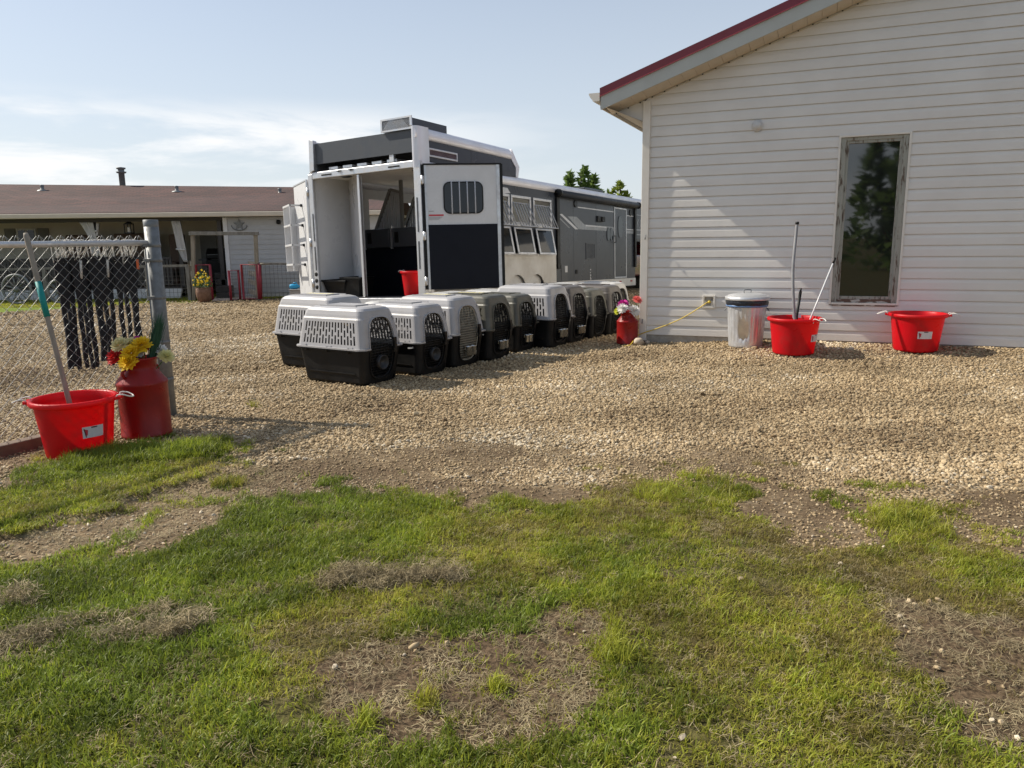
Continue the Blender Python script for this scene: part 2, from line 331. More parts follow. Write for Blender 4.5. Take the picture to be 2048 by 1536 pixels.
gm = bpy.data.materials.new('gravel_soil_and_turf'); gm.use_nodes = True; t = gm.node_tree; p = t.nodes['Principled BSDF']
at_ = N(t, 'ShaderNodeAttribute', attribute_name='cover'); sp = N(t, 'ShaderNodeSeparateColor'); Lk(t, at_.outputs['Color'], sp.inputs[0])
gp = N(t, 'ShaderNodeNewGeometry')
vo = N(t, 'ShaderNodeTexVoronoi', i_Scale=44., i_Randomness=1.); Lk(t, gp.outputs['Position'], vo.inputs['Vector'])
vc = N(t, 'ShaderNodeSeparateColor'); Lk(t, vo.outputs['Color'], vc.inputs[0])
cr = N(t, 'ShaderNodeValToRGB'); e = cr.color_ramp.elements
for _ in range(3): e.new(.5)
for k, (ps, c) in enumerate([(0, (.16,.11,.06)), (.3, (.27,.195,.11)), (.6, (.36,.275,.165)), (.85, (.44,.345,.22)), (1, (.25,.21,.155))]): e[k].position = ps; e[k].color = lin(c)
Lk(t, vc.outputs[0], cr.inputs[0])
# stone colour blends to darker brown towards the cell edges
gap = mr(t, vo.outputs['Distance'], .5, .85, 0, .5)
mg = N(t, 'ShaderNodeMix', data_type='RGBA'); Lk(t, gap, mg.inputs[0]); Lk(t, cr.outputs[0], mg.inputs[6]); mg.inputs[7].default_value = (.17, .13, .09, 1)
nl = N(t, 'ShaderNodeTexNoise', i_Scale=.9, i_Detail=6., i_Roughness=.65); Lk(t, gp.outputs['Position'], nl.inputs['Vector'])
hv = N(t, 'ShaderNodeHueSaturation'); Lk(t, mr(t, nl.outputs[0], .3, .7, .82, 1.1), hv.inputs['Value']); Lk(t, mg.outputs[2], hv.inputs['Color'])
nsl = N(t, 'ShaderNodeTexNoise', i_Scale=60., i_Detail=6., i_Roughness=.7); Lk(t, gp.outputs['Position'], nsl.inputs['Vector'])
csoil = N(t, 'ShaderNodeMix', data_type='RGBA'); Lk(t, mr(t, nsl.outputs[0], .35, .65), csoil.inputs[0]); csoil.inputs[6].default_value = (.04, .027, .016, 1); csoil.inputs[7].default_value = (.155, .108, .065, 1)
nbk = N(t, 'ShaderNodeTexNoise', i_Scale=2.6, i_Detail=6., i_Roughness=.7); Lk(t, gp.outputs['Position'], nbk.inputs['Vector'])
sfac = mth(t, 'MULTIPLY', sp.outputs[2], mr(t, nbk.outputs[0], .3, .6, .55, 1.))
m1 = N(t, 'ShaderNodeMix', data_type='RGBA'); Lk(t, sfac, m1.inputs[0]); Lk(t, hv.outputs[0], m1.inputs[6]); Lk(t, csoil.outputs[2], m1.inputs[7])
cthatch = N(t, 'ShaderNodeMix', data_type='RGBA'); Lk(t, mr(t, nsl.outputs[0], .35, .65), cthatch.inputs[0]); cthatch.inputs[6].default_value = (.035, .032, .012, 1); cthatch.inputs[7].default_value = (.13, .115, .04, 1)
m2 = N(t, 'ShaderNodeMix', data_type='RGBA'); Lk(t, sp.outputs[0], m2.inputs[0]); Lk(t, m1.outputs[2], m2.inputs[6]); Lk(t, cthatch.outputs[2], m2.inputs[7])
m3 = N(t, 'ShaderNodeMix', data_type='RGBA'); Lk(t, mth(t, 'MULTIPLY', sp.outputs[1], sp.outputs[0]), m3.inputs[0]); Lk(t, m2.outputs[2], m3.inputs[6]); Lk(t, csoil.outputs[2], m3.inputs[7])
cfar = N(t, 'ShaderNodeMix', data_type='RGBA'); Lk(t, mr(t, nl.outputs[0], .3, .7), cfar.inputs[0]); cfar.inputs[6].default_value = (.13, .2, .025, 1); cfar.inputs[7].default_value = (.2, .24, .04, 1)
m4 = N(t, 'ShaderNodeMix', data_type='RGBA'); Lk(t, at_.outputs['Alpha'], m4.inputs[0]); Lk(t, m3.outputs[2], m4.inputs[6]); Lk(t, cfar.outputs[2], m4.inputs[7])
Lk(t, m4.outputs[2], p.inputs['Base Color']); p.inputs['Roughness'].default_value = .95; p.inputs['Specular IOR Level'].default_value = .15
bh = mth(t, 'ADD', mth(t, 'MULTIPLY', mr(t, vo.outputs['Distance'], 0., .8, 1., 0.), mr(t, mth(t, 'MAXIMUM', sp.outputs[0], sfac), 0, .8, 1, 0)), mth(t, 'MULTIPLY', nsl.outputs[0], .45))
bp = N(t, 'ShaderNodeBump', i_Strength=.9, i_Distance=.016); Lk(t, bh, bp.inputs['Height']); Lk(t, bp.outputs[0], p.inputs['Normal'])
me.materials.append(gm)
ground = bpy.data.objects.new('ground', me); col.objects.link(ground); ground['kind'] = 'structure'; ground['label'] = 'tan gravel yard with patchy lawn in front'
def ground_z(x, y):
    x = np.asarray(x, float); y = np.asarray(y, float)
    nb = ((x-WO.x)*WN.x+(y-WO.y)*WN.y < .9) & (np.abs(x-3.8) < 4)
    base = zg(x, y)+(fbm(x, y, 7, 31)-.5)*np.where(nb, .012, .018)+np.where(nb, 0, (fbm(x, y, 1.3, 21)-.5)*.03)
    return np.where((np.abs(x) < 12) & (y < 20), base, 0)+turf2(x, y)

# ------------------------------------------------------------------ scattering with geometry nodes
def scatter(name, pts, rot, scl, tint, pick, protos, label, cat, extra=None):
    me = bpy.data.meshes.new(name); n = len(pts); me.vertices.add(n); me.vertices.foreach_set('co', np.asarray(pts, np.float32).ravel())
    for nm, typ, arr, key in (('rot', 'FLOAT_VECTOR', rot, 'vector'), ('scl', 'FLOAT_VECTOR', scl, 'vector'), ('tint', 'FLOAT', tint, 'value'), ('pick', 'INT', pick, 'value')):
        a = me.attributes.new(nm, typ, 'POINT'); a.data.foreach_set(key, np.asarray(arr, np.int32 if typ == 'INT' else np.float32).ravel())
    o = bpy.data.objects.new(name, me); col.objects.link(o)
    c = bpy.data.collections.new(name+'_kinds')
    for q in protos: c.objects.link(q)
    g = bpy.data.node_groups.new(name, 'GeometryNodeTree')
    g.interface.new_socket('Geometry', in_out='INPUT', socket_type='NodeSocketGeometry'); g.interface.new_socket('Geometry', in_out='OUTPUT', socket_type='NodeSocketGeometry')
    gi = g.nodes.new('NodeGroupInput'); go = g.nodes.new('NodeGroupOutput'); ip = g.nodes.new('GeometryNodeInstanceOnPoints'); ci = g.nodes.new('GeometryNodeCollectionInfo')
    ci.inputs['Collection'].default_value = c; ci.inputs['Separate Children'].default_value = True; ci.inputs['Reset Children'].default_value = True
    def na(nm, ty):
        a = g.nodes.new('GeometryNodeInputNamedAttribute'); a.data_type = ty; a.inputs['Name'].default_value = nm; return a.outputs['Attribute']
    g.links.new(gi.outputs[0], ip.inputs['Points']); g.links.new(ci.outputs[0], ip.inputs['Instance']); ip.inputs['Pick Instance'].default_value = True
    g.links.new(na('pick', 'INT'), ip.inputs['Instance Index']); g.links.new(na('rot', 'FLOAT_VECTOR'), ip.inputs['Rotation']); g.links.new(na('scl', 'FLOAT_VECTOR'), ip.inputs['Scale'])
    g.links.new(ip.outputs[0], go.inputs[0])
    md = o.modifiers.new('scatter', 'NODES'); md.node_group = g
    return tag(o, label, cat, kind='stuff')
def proto(mb, name, m):
    o = mb.build(name, m); col.objects.unlink(o); return o

# gravel
m_stone = attr_mat('gravel_stone', [(0, (.14,.095,.052)), (.2, (.25,.18,.10)), (.55, (.37,.28,.165)), (.85, (.47,.37,.235)), (.93, (.33,.285,.22)), (1, (.62,.53,.39))], .85, noise=(1.1, .16))
import bmesh
stones = []
for k in range(7):
    bm = bmesh.new(); bmesh.ops.create_icosphere(bm, subdivisions=1 if k else 2, radius=1)
    sx, sy, sz = rng.uniform(.8, 1.25), rng.uniform(.65, 1), rng.uniform(.5, .8)
    for v in bm.verts:
        d = 1+rng.uniform(-.22, .2); v.co = Vector((v.co.x*sx*d, v.co.y*sy*d, v.co.z*sz*d))
    mbs = MB(); bm.verts.index_update(); mbs.add([v.co.copy() for v in bm.verts], [[v.index for v in f.verts] for f in bm.faces], 0, k in (1, 4)); bm.free()
    stones.append(proto(mbs, 'stone', m_stone))
P = []; S = []
def ring(y0, y1, dens, smin, smax, xr=.78):
    n = int(dens*(y1-y0)*2*xr*(y0+y1)/2); y = rng.uniform(y0, y1, n); x = rng.uniform(-xr, xr, n)*(y+.6)
    la, ba, so_, fa = masks(x, y)
    pk = np.where(la > 0, .003+.025*ba, np.where(fa > 0, 0, 1-.62*so_*(.5+.5*(fbm(x, y, 2.5, 77) > .45)))); pk *= np.clip(.25+1.35*fbm(x, y, 1.2, 55), 0, 1)*np.clip(.2+1.8*fbm(x*.35+.2*y, y*1.9-.5*x, 1., 717), .25, 1)
    k = rng.random(n) < pk; dw = (x-WO.x)*WN.x+(y-WO.y)*WN.y; uw = (x-WO.x)*WU.x+(y-WO.y)*WU.y
    k &= ~((dw < .03) & (uw > -.02)); P.append(np.stack([x[k], y[k]], 1)); S.append((smin*.8+(smax*1.08-smin*.8)*rng.random(k.sum())**2.6)*(1-.42*so_[k]))
ring(1.6, 4.0, 1200, .005, .017); ring(4.0, 6.0, 5400, .005, .0148); ring(6, 8, 4200, .0058, .0160, .76); ring(8, 10.5, 2000, .0085, .019, .74); ring(10.5, 14, 800, .011, .022, .72); ring(14, 20.5, 240, .015, .027, .72)
ny = 60000; y = rng.uniform(2.4, 6.2, ny); x = rng.uniform(-.8, .8, ny)*(y+.6); so_ = masks(x, y)[2]; la = masks(x, y)[0]      # fine grit trodden into the soil
k = (so_ > 0) & (la == 0) & (rng.random(ny) < .75*np.clip(2.2*fbm(x, y, 3.3, 909)-.35, .15, 1)); P.append(np.stack([x[k], y[k]], 1)); S.append(.0035+.0065*rng.random(k.sum())**1.8)
for poly, cnt in ((BARE2, 60), (BARE1, 14)):      # loose pebbles lying on the bare soil
    a = np.array(poly); q = rng.uniform(a.min(0), a.max(0), (cnt*3, 2)); q = q[inside(q[:,0], q[:,1], poly) & (q[:,0] < 3.2)][:cnt]; P.append(q); S.append(.004+.010*rng.random(len(q))**2)
P = np.concatenate(P); S = np.concatenate(S); n = len(P)
big = (rng.random(n) < .006) & (P[:,1] > 4.6); S = np.where(big & (P[:,1] < 9), S*1.8, S)
zz = ground_z(P[:,0], P[:,1])+S*rng.uniform(.05, .45, n)
sl_ = masks(P[:,0], P[:,1])[2]; pt_ = fbm(P[:,0], P[:,1], .8, 313); strk = fbm(P[:,0]*.35+.2*P[:,1], P[:,1]*1.9-.5*P[:,0], 1., 717); tint = np.clip(rng.beta(2.2, 2, n)-.42*sl_*rng.random(n)-.8*(pt_-.5)+.9*(strk-.5), 0, 1)
scatter('gravel', np.stack([P[:,0], P[:,1], zz], 1), np.stack([rng.normal(0, .35, n), rng.normal(0, .35, n), rng.uniform(0, 6.28, n)], 1), np.stack([S*rng.uniform(.85, 1.2, n), S, S*rng.uniform(.8, 1.1, n)], 1), tint, rng.integers(0, 7, n), stones, 'loose tan gravel stones covering the yard', 'gravel')

# grass
GREEN = [(0, (.27,.21,.09)), (.16, (.33,.28,.08)), (.34, (.345,.33,.052)), (.6, (.325,.345,.038)), (.85, (.245,.295,.031)), (1, (.17,.22,.028))]
m_grass = attr_mat('grass_blade', GREEN, .5, noise=(3.0, .34), trans=.5, spec=.35)
m_straw = attr_mat('dry_straw', [(0, (.14,.107,.06)), (.5, (.29,.235,.135)), (1, (.48,.40,.245))], .8, noise=(5, .15), trans=.15)
def tuft(nb, hmin, hmax, lean, spread, w, seg=3):
    mb = MB()
    for _ in range(nb):
        a = random.uniform(0, 6.28); r = spread*math.sqrt(random.random()); b = Vector((r*math.cos(a), r*math.sin(a), 0)); h = random.uniform(hmin, hmax)
        d = random.uniform(0, 6.28); ln = random.gauss(0, lean); dr = Vector((math.cos(d), math.sin(d), 0)); sd = Vector((-dr.y, dr.x, 0))*w*random.uniform(.7, 1.2)
        pts = []; ang = abs(ln)
        p = b.copy(); st = h/seg
        for i in range(seg+1):
            pts.append(p.copy()); p = p+(dr*math.sin(ang)+Vector((0,0,math.cos(ang))))*st; ang += abs(ln)*.8+.1
        vs = []; fs = []
        for i, q in enumerate(pts[:-1]):
            k = 1-i/seg*.55; vs += [q-sd*k, q+sd*k]
        vs.append(pts[-1]); m_ = len(vs)-1
        for i in range(seg-1): fs.append((2*i, 2*i+1, 2*i+3, 2*i+2))
        fs.append((m_-2, m_-1, m_)); mb.add(vs, fs, 0, True)
    return mb
tufts = [proto(tuft(12, .012, .036, .5, .032, .0018), 'tuft', m_grass) for _ in range(5)]+[proto(tuft(9, .024, .052, .45, .03, .0019), 'tuft', m_grass) for _ in range(3)]
tall = [proto(tuft(12, .05, .115, .4, .03, .0024, 4), 'tall_tuft', m_grass) for _ in range(3)]
def straw(nb, L, spread, up):
    mb = MB()
    for _ in range(nb):
        a = random.uniform(0, 6.28); r = spread*math.sqrt(random.random()); c = Vector((r*math.cos(a), r*math.sin(a), abs(random.gauss(.004, up)))); d = random.uniform(0, 6.28)
        el = random.gauss(0, .25); dr = Vector((math.cos(d)*math.cos(el), math.sin(d)*math.cos(el), math.sin(el))); l = random.uniform(.4, 1)*L; sd = Vector((-dr.y, dr.x, 0)).normalized()*0.0009
        mid = c+Vector((random.gauss(0, .004), random.gauss(0, .004), random.gauss(.003, .003)))
        mb.add([c-dr*l/2-sd, c-dr*l/2+sd, mid+sd, mid-sd, c+dr*l/2], [(0,1,2,3), (3,2,4)], 0, False)
    return mb
straws = [proto(straw(16, .055, .05, .004), 'straw', m_straw) for _ in range(4)]
def fpt(n, y0, y1, xr=.8):
    y = np.sqrt(rng.uniform((y0+.5)**2, (y1+.5)**2, n))-.5; x = rng.uniform(-xr, xr, n)*(y+.55); return x, y
x, y = fpt(180000, 1.3, 5.6, .94)
la, ba, so_, fa = masks(x, y)
dry = fbm(x, y, 1.6, 101); dens = fbm(x, y, 4.5, 202)
# straw windrows left by the mower
ROWS = [gpoly(p) for p in ([(-300,1330),(0,1285),(100,1262),(190,1240),(330,1215),(370,1225),(200,1262),(90,1300),(0,1330),(-300,1370)], [(165,1290),(230,1262),(330,1248),(410,1235),(445,1250),(400,1275),(260,1285),(190,1302)], [(0,1190),(60,1180),(95,1200),(60,1218),(0,1215)], [(610,1150),(680,1138),(740,1150),(850,1140),(925,1135),(920,1155),(760,1172),(640,1180)], [(370,1195),(470,1175),(620,1155),(600,1185),(450,1205)])]
wx = x+(vnoise(x, y, 9, 61)-.5)*.1; wy = y+(vnoise(x, y, 9, 62)-.5)*.07
row = np.zeros(len(x))
for r_ in ROWS: row = np.maximum(row, inside(wx, wy, r_))
edge = np.clip((fbm(x, y, 2.2, 404)-.32)*4, 0, 1)
keep = (la > 0)*(1-.93*ba)*(.42+.8*np.clip((dens-.28)*2.6, 0, 1))*(.5+.5*edge)*(1-.55*row)
sfl = softlawn(x, y); keep = keep*np.clip((sfl-.30)*2.2+(fbm(x, y, 7, 515)-.5)*1.6+.15, .04, 1)
keep = np.maximum(keep, (la == 0)*(fa == 0)*(sfl > .04)*(fbm(x, y, 6, 616) > .60)*.5)
keep = np.maximum(keep, (la == 0)*(fa == 0)*(so_ > 0)*(fbm(x, y, 5, 17) > .74)*.5)
k = rng.random(len(x)) < keep
x, y, dry, row, ba = x[k], y[k], dry[k], row[k], ba[k]; n = len(x)
gt = np.clip(.73-(dry-.46)*2.5+rng.normal(0, .24, n)-.3*row-.3*ba, .02, 1)
gt = np.where((y > 3.0) & (x < .3) & (x > -1.4), np.clip(gt+.16, 0, 1), gt); gt = np.where((x > .9) & (y < 4), gt-.06, gt); gt = np.clip(gt, .02, 1)
s = rng.uniform(.62, 1.1, n)*(.75+.35*gt); pick = np.where(rng.random(n) < .25+.4*(gt > .6), rng.integers(5, 8, n), rng.integers(0, 5, n))
scatter('lawn_grass', np.stack([x, y, ground_z(x, y)-.004], 1), np.stack([rng.normal(0, .22, n), rng.normal(0, .22, n), rng.uniform(0, 6.28, n)], 1), np.stack([s*1.1, s*1.1, s*rng.uniform(.75, 1.15, n)], 1), gt, pick, tufts, 'short patchy green lawn in the foreground', 'grass')
ng = n
# longer grass along the bucket and fence and at the ragged edge
TALL = [(gpoly([(130,935),(200,905),(300,898),(430,893),(452,915),(330,935),(220,945),(150,960)]), 1500, .95), (gpoly([(1725,1020),(1800,1005),(1890,1015),(1905,1075),(1800,1090),(1730,1070)]), 110, .45), (gpoly([(1385,985),(1400,945),(1450,950),(1480,1010),(1420,1020)]), 40, .4), (gpoly([(1260,990),(1300,965),(1345,972),(1370,1000),(1300,1010)]), 60, .6), (gpoly([(1170,1290),(1230,1260),(1260,1330),(1190,1330)]), 45, .6),
        (gpoly([(425,970),(455,965),(455,975),(425,978)]), 30, .4), (gpoly([(468,967),(490,965),(490,973),(468,975)]), 20, .4), (gpoly([(500,805),(520,805),(520,818),(500,818)]), 10, .4), (gpoly([(720,1440),(745,1430),(750,1455),(725,1460)]), 20, .6), (gpoly([(985,1365),(1010,1362),(1012,1378),(988,1380)]), 14, .6), (gpoly([(840,1395),(870,1390),(870,1415),(840,1420)]), 12, .35), (gpoly([(330,905),(460,880),(470,905),(400,930)]), 250, .8)]
TX = []; 
for poly, cnt, tn in TALL:
    a = np.array(poly); lo, hi = a.min(0), a.max(0); got = 0
    while got < cnt:
        q = rng.uniform(lo, hi, (cnt, 2)); q = q[inside(q[:,0], q[:,1], poly)][:cnt-got]
        TX.append(np.concatenate([q, np.full((len(q), 1), tn)], 1)); got += len(q)
TX = np.concatenate(TX); n = len(TX); s = rng.uniform(.45, .9, n)
scatter('tall_grass', np.stack([TX[:,0], TX[:,1], ground_z(TX[:,0], TX[:,1])-.004], 1), np.stack([rng.normal(0, .2, n), rng.normal(0, .2, n), rng.uniform(0, 6.28, n)], 1), np.stack([s, s, s], 1), np.clip(TX[:,2]+rng.normal(0, .12, n), 0, 1), rng.integers(0, 3, n), tall, 'longer green grass left uncut beside the red bucket', 'grass')
# dead straw on bare soil, under the grass and in the windrows
x, y = fpt(60000, 1.45, 5.4); la, ba, so_, fa = masks(x, y)
wx = x+(vnoise(x, y, 9, 61)-.5)*.1; wy = y+(vnoise(x, y, 9, 62)-.5)*.07; row = np.zeros(len(x))
for r_ in ROWS: row = np.maximum(row, inside(wx, wy, r_))
k = rng.random(len(x)) < np.clip(la*(.10+.2*ba)*(.3+fbm(x, y, 3, 88))+inside(x, y, BARE3)*.16+row*.3, 0, 1)
x, y, row = x[k], y[k], row[k]; hz = ground_z(x, y)
xr = []
for r_ in ROWS[:4]:
    a = np.array(r_); lo, hi = a.min(0), a.max(0); ar = (hi-lo).prod(); q = rng.uniform(lo, hi, (int(ar*4600), 2))
    wx = q[:,0]+(vnoise(q[:,0], q[:,1], 9, 61)-.5)*.1; wy = q[:,1]+(vnoise(q[:,0], q[:,1], 9, 62)-.5)*.07
    ins = inside(wx, wy, r_)
    # height of the heap grows away from its edge
    dd = sum(inside(wx+ox, wy+oy, r_).astype(float) for ox, oy in ((.04,0),(-.04,0),(0,.03),(0,-.03),(.08,0),(-.08,0),(0,.055),(0,-.055)))/8
    lump = fbm(q[:,0], q[:,1], 6, 71); hh = dd**1.5*np.clip((lump-.25)*2.2, 0, 1)*(.052 if r_ is not ROWS[3] else .03)
    kk = ins & (lump > .34); q = q[kk]; hh = hh[kk]; xr.append(np.stack([q[:,0], q[:,1], ground_z(q[:,0], q[:,1])+hh*rng.uniform(.35, 1, len(q))], 1))
xr = np.concatenate(xr); pts = np.concatenate([np.stack([x, y, hz], 1), xr]); n = len(pts); nr = len(xr)
s = np.concatenate([rng.uniform(.6, 1.1, n-nr), rng.uniform(.8, 1.3, nr)])
rx = np.concatenate([rng.normal(0, .1, n-nr), rng.normal(0, .5, nr)]); ry = np.concatenate([rng.normal(0, .1, n-nr), rng.normal(0, .5, nr)])
scatter('dry_clippings', pts, np.stack([rx, ry, rng.uniform(0, 6.28, n)], 1), np.stack([s, s, s], 1), np.clip(rng.normal(.5, .22, n), 0, 1), rng.integers(0, 4, n), straws, 'dry straw coloured clippings lying in rows on the lawn', 'clippings')
# lawn by the far house
y = rng.uniform(17.5, 21, 26000); x = rng.uniform(-.75, .0, 26000)*y
k = masks(x, y)[3] > 0; x, y = x[k], y[k]; n = len(x); s = rng.uniform(1.3, 2.2, n)
scatter('far_lawn_grass', np.stack([x, y, np.zeros(n)], 1), np.stack([np.zeros(n), np.zeros(n), rng.uniform(0, 6.28, n)], 1), np.stack([s, s, s*.8], 1), np.clip(rng.normal(.5, .12, n), 0, 1), rng.integers(0, 5, n), tufts, 'bright green lawn in front of the far house', 'grass')
print('instances: stones', len(P), 'grass', ng)

# ================================================================== SHED (white sided building on the right)
def U(u, d, z): return WO+WU*u+WN*d+Vector((0, 0, z))
shed = thing('siding_building', 'white vinyl sided building with dark red metal roof edge at the right', 'building', (WO.x, WO.y, 0))
inv = Matrix.Translation(-WO)
def SB(mb, name, m, parent=None, **k):
    mb.v = [tuple(Vector(v)-WO) for v in mb.v]; return mb.build(name, m, parent or shed, **k)
RS = .345                                   # roof slope
def soff(u): return 3.067+.35*u             # soffit line on the wall
E_ = .12409; ZB = .1366; UR = 8.75; RIDGE = 4.37
def soff2(u): return soff(u) if u < RIDGE else soff(2*RIDGE-u)
prof = [(-.004, .0150), (.0, .0155), (.070, .0130), (.088, .0095), (.110, .0035), (.119, .0005), (.12409, -.002)]
win_u = (2.245, 2.978); win_z = (.556, 2.487)
mb = MB(); nC = int((4.62-ZB)/E_)+1
seams = {k: sorted(random.Random(k*7+3).uniform(.6, 8) for _ in range(2)) for k in range(nC)}
seams[18] = [1.46]; seams[17] = [1.46]
for k in range(nC):
    zc = ZB+k*E_
    rows = [(zc+a, d) for a, d in prof]
    segs = []
    for i in range(len(rows)-1):
        (z0, d0), (z1, d1) = rows[i], rows[i+1]
        cuts = [z0]+[w for w in win_z if z0 < w < z1]+[z1]
        for a, b in zip(cuts[:-1], cuts[1:]):
            f = lambda z: d0+(d1-d0)*(z-z0)/(z1-z0)
            segs.append((a, f(a), b, f(b)))
    for (a, da, b, db) in segs:
        lo = .0; hi = UR
        ua, ub = max(lo, (a-3.067)/.35), max(lo, (b-3.067)/.35); va, vb = min(hi, 2*RIDGE-(a-3.067)/.35), min(hi, 2*RIDGE-(b-3.067)/.35)
        if ub >= vb-.02: continue
        iv = [(ua, ub, va, vb)]
        mid = (a+b)/2
        if win_z[0] < mid < win_z[1]: iv = [(ua, ub, win_u[0], win_u[0]), (win_u[1], win_u[1], va, vb)]
        for (p0, p1, q0, q1) in iv:
            sm_ = [s for s in seams[k] if max(p0, p1)+.05 < s < min(q0, q1)-.05]
            xs0 = [p0]+sm_+[q0]; xs1 = [p1]+sm_+[q1]
            for j in range(len(xs0)-1):
                off = .0012*(j % 2)
                mb.quad(U(xs0[j], da+off, a), U(xs0[j+1], da+off, a), U(xs1[j+1], db+off, b), U(xs1[j], db+off, b))
    # underside lip of the course
    z = zc-.004; lo = max(0, (z-3.067)/.35); hi = min(UR, 2*RIDGE-(z-3.067)/.35)
    iv = [(lo, hi)] if not (win_z[0] < z < win_z[1]) else [(lo, win_u[0]), (win_u[1], hi)]
    for p0, q0 in iv:
        if q0 > p0: mb.quad(U(p0, -.002, z+.004), U(q0, -.002, z+.004), U(q0, .0150, z), U(p0, .0150, z))
# triangle of siding closing the boxed eave
tri = [U(-.41, .006, 2.962), U(-.02, .006, 2.800), U(-.02, .006, 3.055)]
mb.add(tri, [(0, 1, 2)]); wallf = SB(mb, 'siding_wall', M['siding'])
mb = MB()
mb.obox(U(0, -.12, .02), WU*UR, -WN*10, (0, 0, 3.0)); mb.prism([U(.05, -.13, 3.02), U(UR-.05, -.13, 3.02), U(RIDGE, -.13, soff(RIDGE)-.06)], -WN*9.9)
SB(mb, 'wall_core', M['siding'])
SB(MB().obox(U(.01, -.018, -.15), WU*(UR-.02), WN*.016, (0, 0, .285)), 'foundation', M['concrete'])
# corner trim : two faces and returned lip
mb = MB(); mb.obox(U(-.034, -.07, .055), WU*.094, WN*.112, (0, 0, 2.99)); SB(mb, 'corner_trim', M['trim'], bevel=.004)
D0 = .35                                     # overhang of the rake
def rk(u, d, base): return U(u, d, base+RS*(u+.5))
def rake(u0, u1, d, z0, z1, th, flip=False):
    a = lambda u, z: U(u, d, z+RS*((u if u <= RIDGE else 2*RIDGE-u)+.5)); mbx = MB()
    for p, q in ((u0, RIDGE), (RIDGE, u1)):
        f = [a(p, z0), a(q, z0), a(q, z1), a(p, z1)]; mbx.prism(f, -WN*th)
    return mbx
SB(rake(-.5, UR+.5, D0+.012, 3.088, 3.18, .05), 'roof_edge_trim', M['redmetal'])
mb = rake(-.5, UR+.5, D0+.020, 3.080, 3.088, .04); SB(mb, 'drip_edge', mat('pinkish_red_metal', (.34,.06,.08), .3))
SB(rake(-.49, UR+.5, D0, 2.925, 3.12, .02), 'rake_fascia', M['fascia'])
# soffit panels across the overhang, with narrow vee joints
mb = MB(); u = -.43
while u < RIDGE-.03:
    u2 = min(u+.145, RIDGE); zf = lambda q: 2.93+RS*(q+.5)
    mb.quad(U(u, D0-.02, zf(u)), U(u2, D0-.02, zf(u2)), U(u2, .002, soff(u2)), U(u, .002, soff(u)))
    mb.quad(U(u2, D0-.02, zf(u2)), U(u2+.006, D0-.02, zf(u2)+.008), U(u2+.006, .002, soff(u2)+.009), U(u2, .002, soff(u2))); u = u2+.006
mb.quad(U(RIDGE, D0-.02, zf(RIDGE)), U(UR+.4, D0-.02, zf(2*RIDGE-UR-.4)), U(UR+.4, .002, soff(2*RIDGE-UR-.4)), U(RIDGE, .002, soff(RIDGE)))
u = -.385
while u < 4.2: mb.obox(U(u, .012, soff(u)-.013), WU*.017, WN*.012, (0, 0, .012), 1); u += .151
SB(mb, 'soffit', [M['soffit'], M['black']])
mb = MB(); k = 0; u = .06
while u < 4.3: mb.bar(U(u, .016, soff(u)-.014), U(u+.16, .016, soff(u+.16)-.014), .012, .012, up=WN); u += .162
SB(mb, 'soffit_channel', M['soffit'])
mb = MB()
for sg in (0, 1):
    p = [U(-.5, D0, 3.12), U(RIDGE, D0, 3.12+RS*(RIDGE+.5))] if not sg else [U(RIDGE, D0, 3.12+RS*(RIDGE+.5)), U(UR+.5, D0, 3.12)]
    mb.prism([p[0], p[1], p[1]+Vector((0,0,.045)), p[0]+Vector((0,0,.045))], -WN*10.6)
for i in range(18):
    d = D0-.3-i*.58; mb.bar(U(-.5, d, 3.18), U(RIDGE, d, 3.18+RS*(RIDGE+.5)), .03, .025)
SB(mb, 'roof', M['redmetal'])
# eave side: soffit and gutter along the long wall
mb = MB().quad(U(-.42, D0, 2.955), U(-.42, -10, 2.955), U(-.03, -10, 2.80), U(-.03, .0, 2.80)); mb.obox(U(-.5, D0-.02, 2.945), WU*.02, -WN*10.3, (0, 0, .19)); SB(mb, 'eave_soffit', M['soffit'])
g = [(-.502, 3.128), (-.64, 3.128), (-.636, 3.105), (-.615, 3.07), (-.592, 3.045), (-.585, 3.03), (-.502, 3.03)]
SB(MB().prism([U(a, D0+.01, z) for a, z in g], -WN*10.4), 'gutter', M['trim'])
# window
win = thing('window', '', ''); del win['label'], win['category']; win.parent = shed
a, b = win_u; c, d = win_z
def ringb(u0, u1, z0, z1, w, dd, th):
    m_ = MB()
    m_.obox(U(u0, dd, z0), WU*w, WN*th, (0,0,z1-z0)); m_.obox(U(u1-w, dd, z0), WU*w, WN*th, (0,0,z1-z0))
    m_.obox(U(u0+w, dd, z0), WU*(u1-u0-2*w), WN*th, (0,0,w)); m_.obox(U(u0+w, dd, z1-w), WU*(u1-u0-2*w), WN*th, (0,0,w)); return m_
SB(ringb(a-.006, b+.006, c+.01, d+.004, .024, -.01, .036), 'surround_trim', M['trim'], win, bevel=.003)
mb = MB()
mb.obox(U(a+.018, -.05, c+.02), WU*.058, WN*.06, (0,0,d-c-.04)); mb.obox(U(b-.076, -.05, c+.02), WU*.058, WN*.06, (0,0,d-c-.04)); mb.obox(U(a+.076, -.05, d-.058), WU*(b-a-.152), WN*.055, (0,0,.036))
SB(mb, 'frame', M['oldwood'], win, bevel=.003)
mb = ringb(a+.072, b-.072, c+.075, d-.054, .034, -.052, .046); SB(mb, 'sash', M['oldwood'], win, bevel=.003)
SB(MB().obox(U(a+.03, -.05, c-.004), WU*(b-a-.06), WN*.075, (0,0,.032)).obox(U(a+.076, -.05, c+.028), WU*(b-a-.152), WN*.05, (0,0,.047)), 'sill', M['rust'], win, bevel=.004)
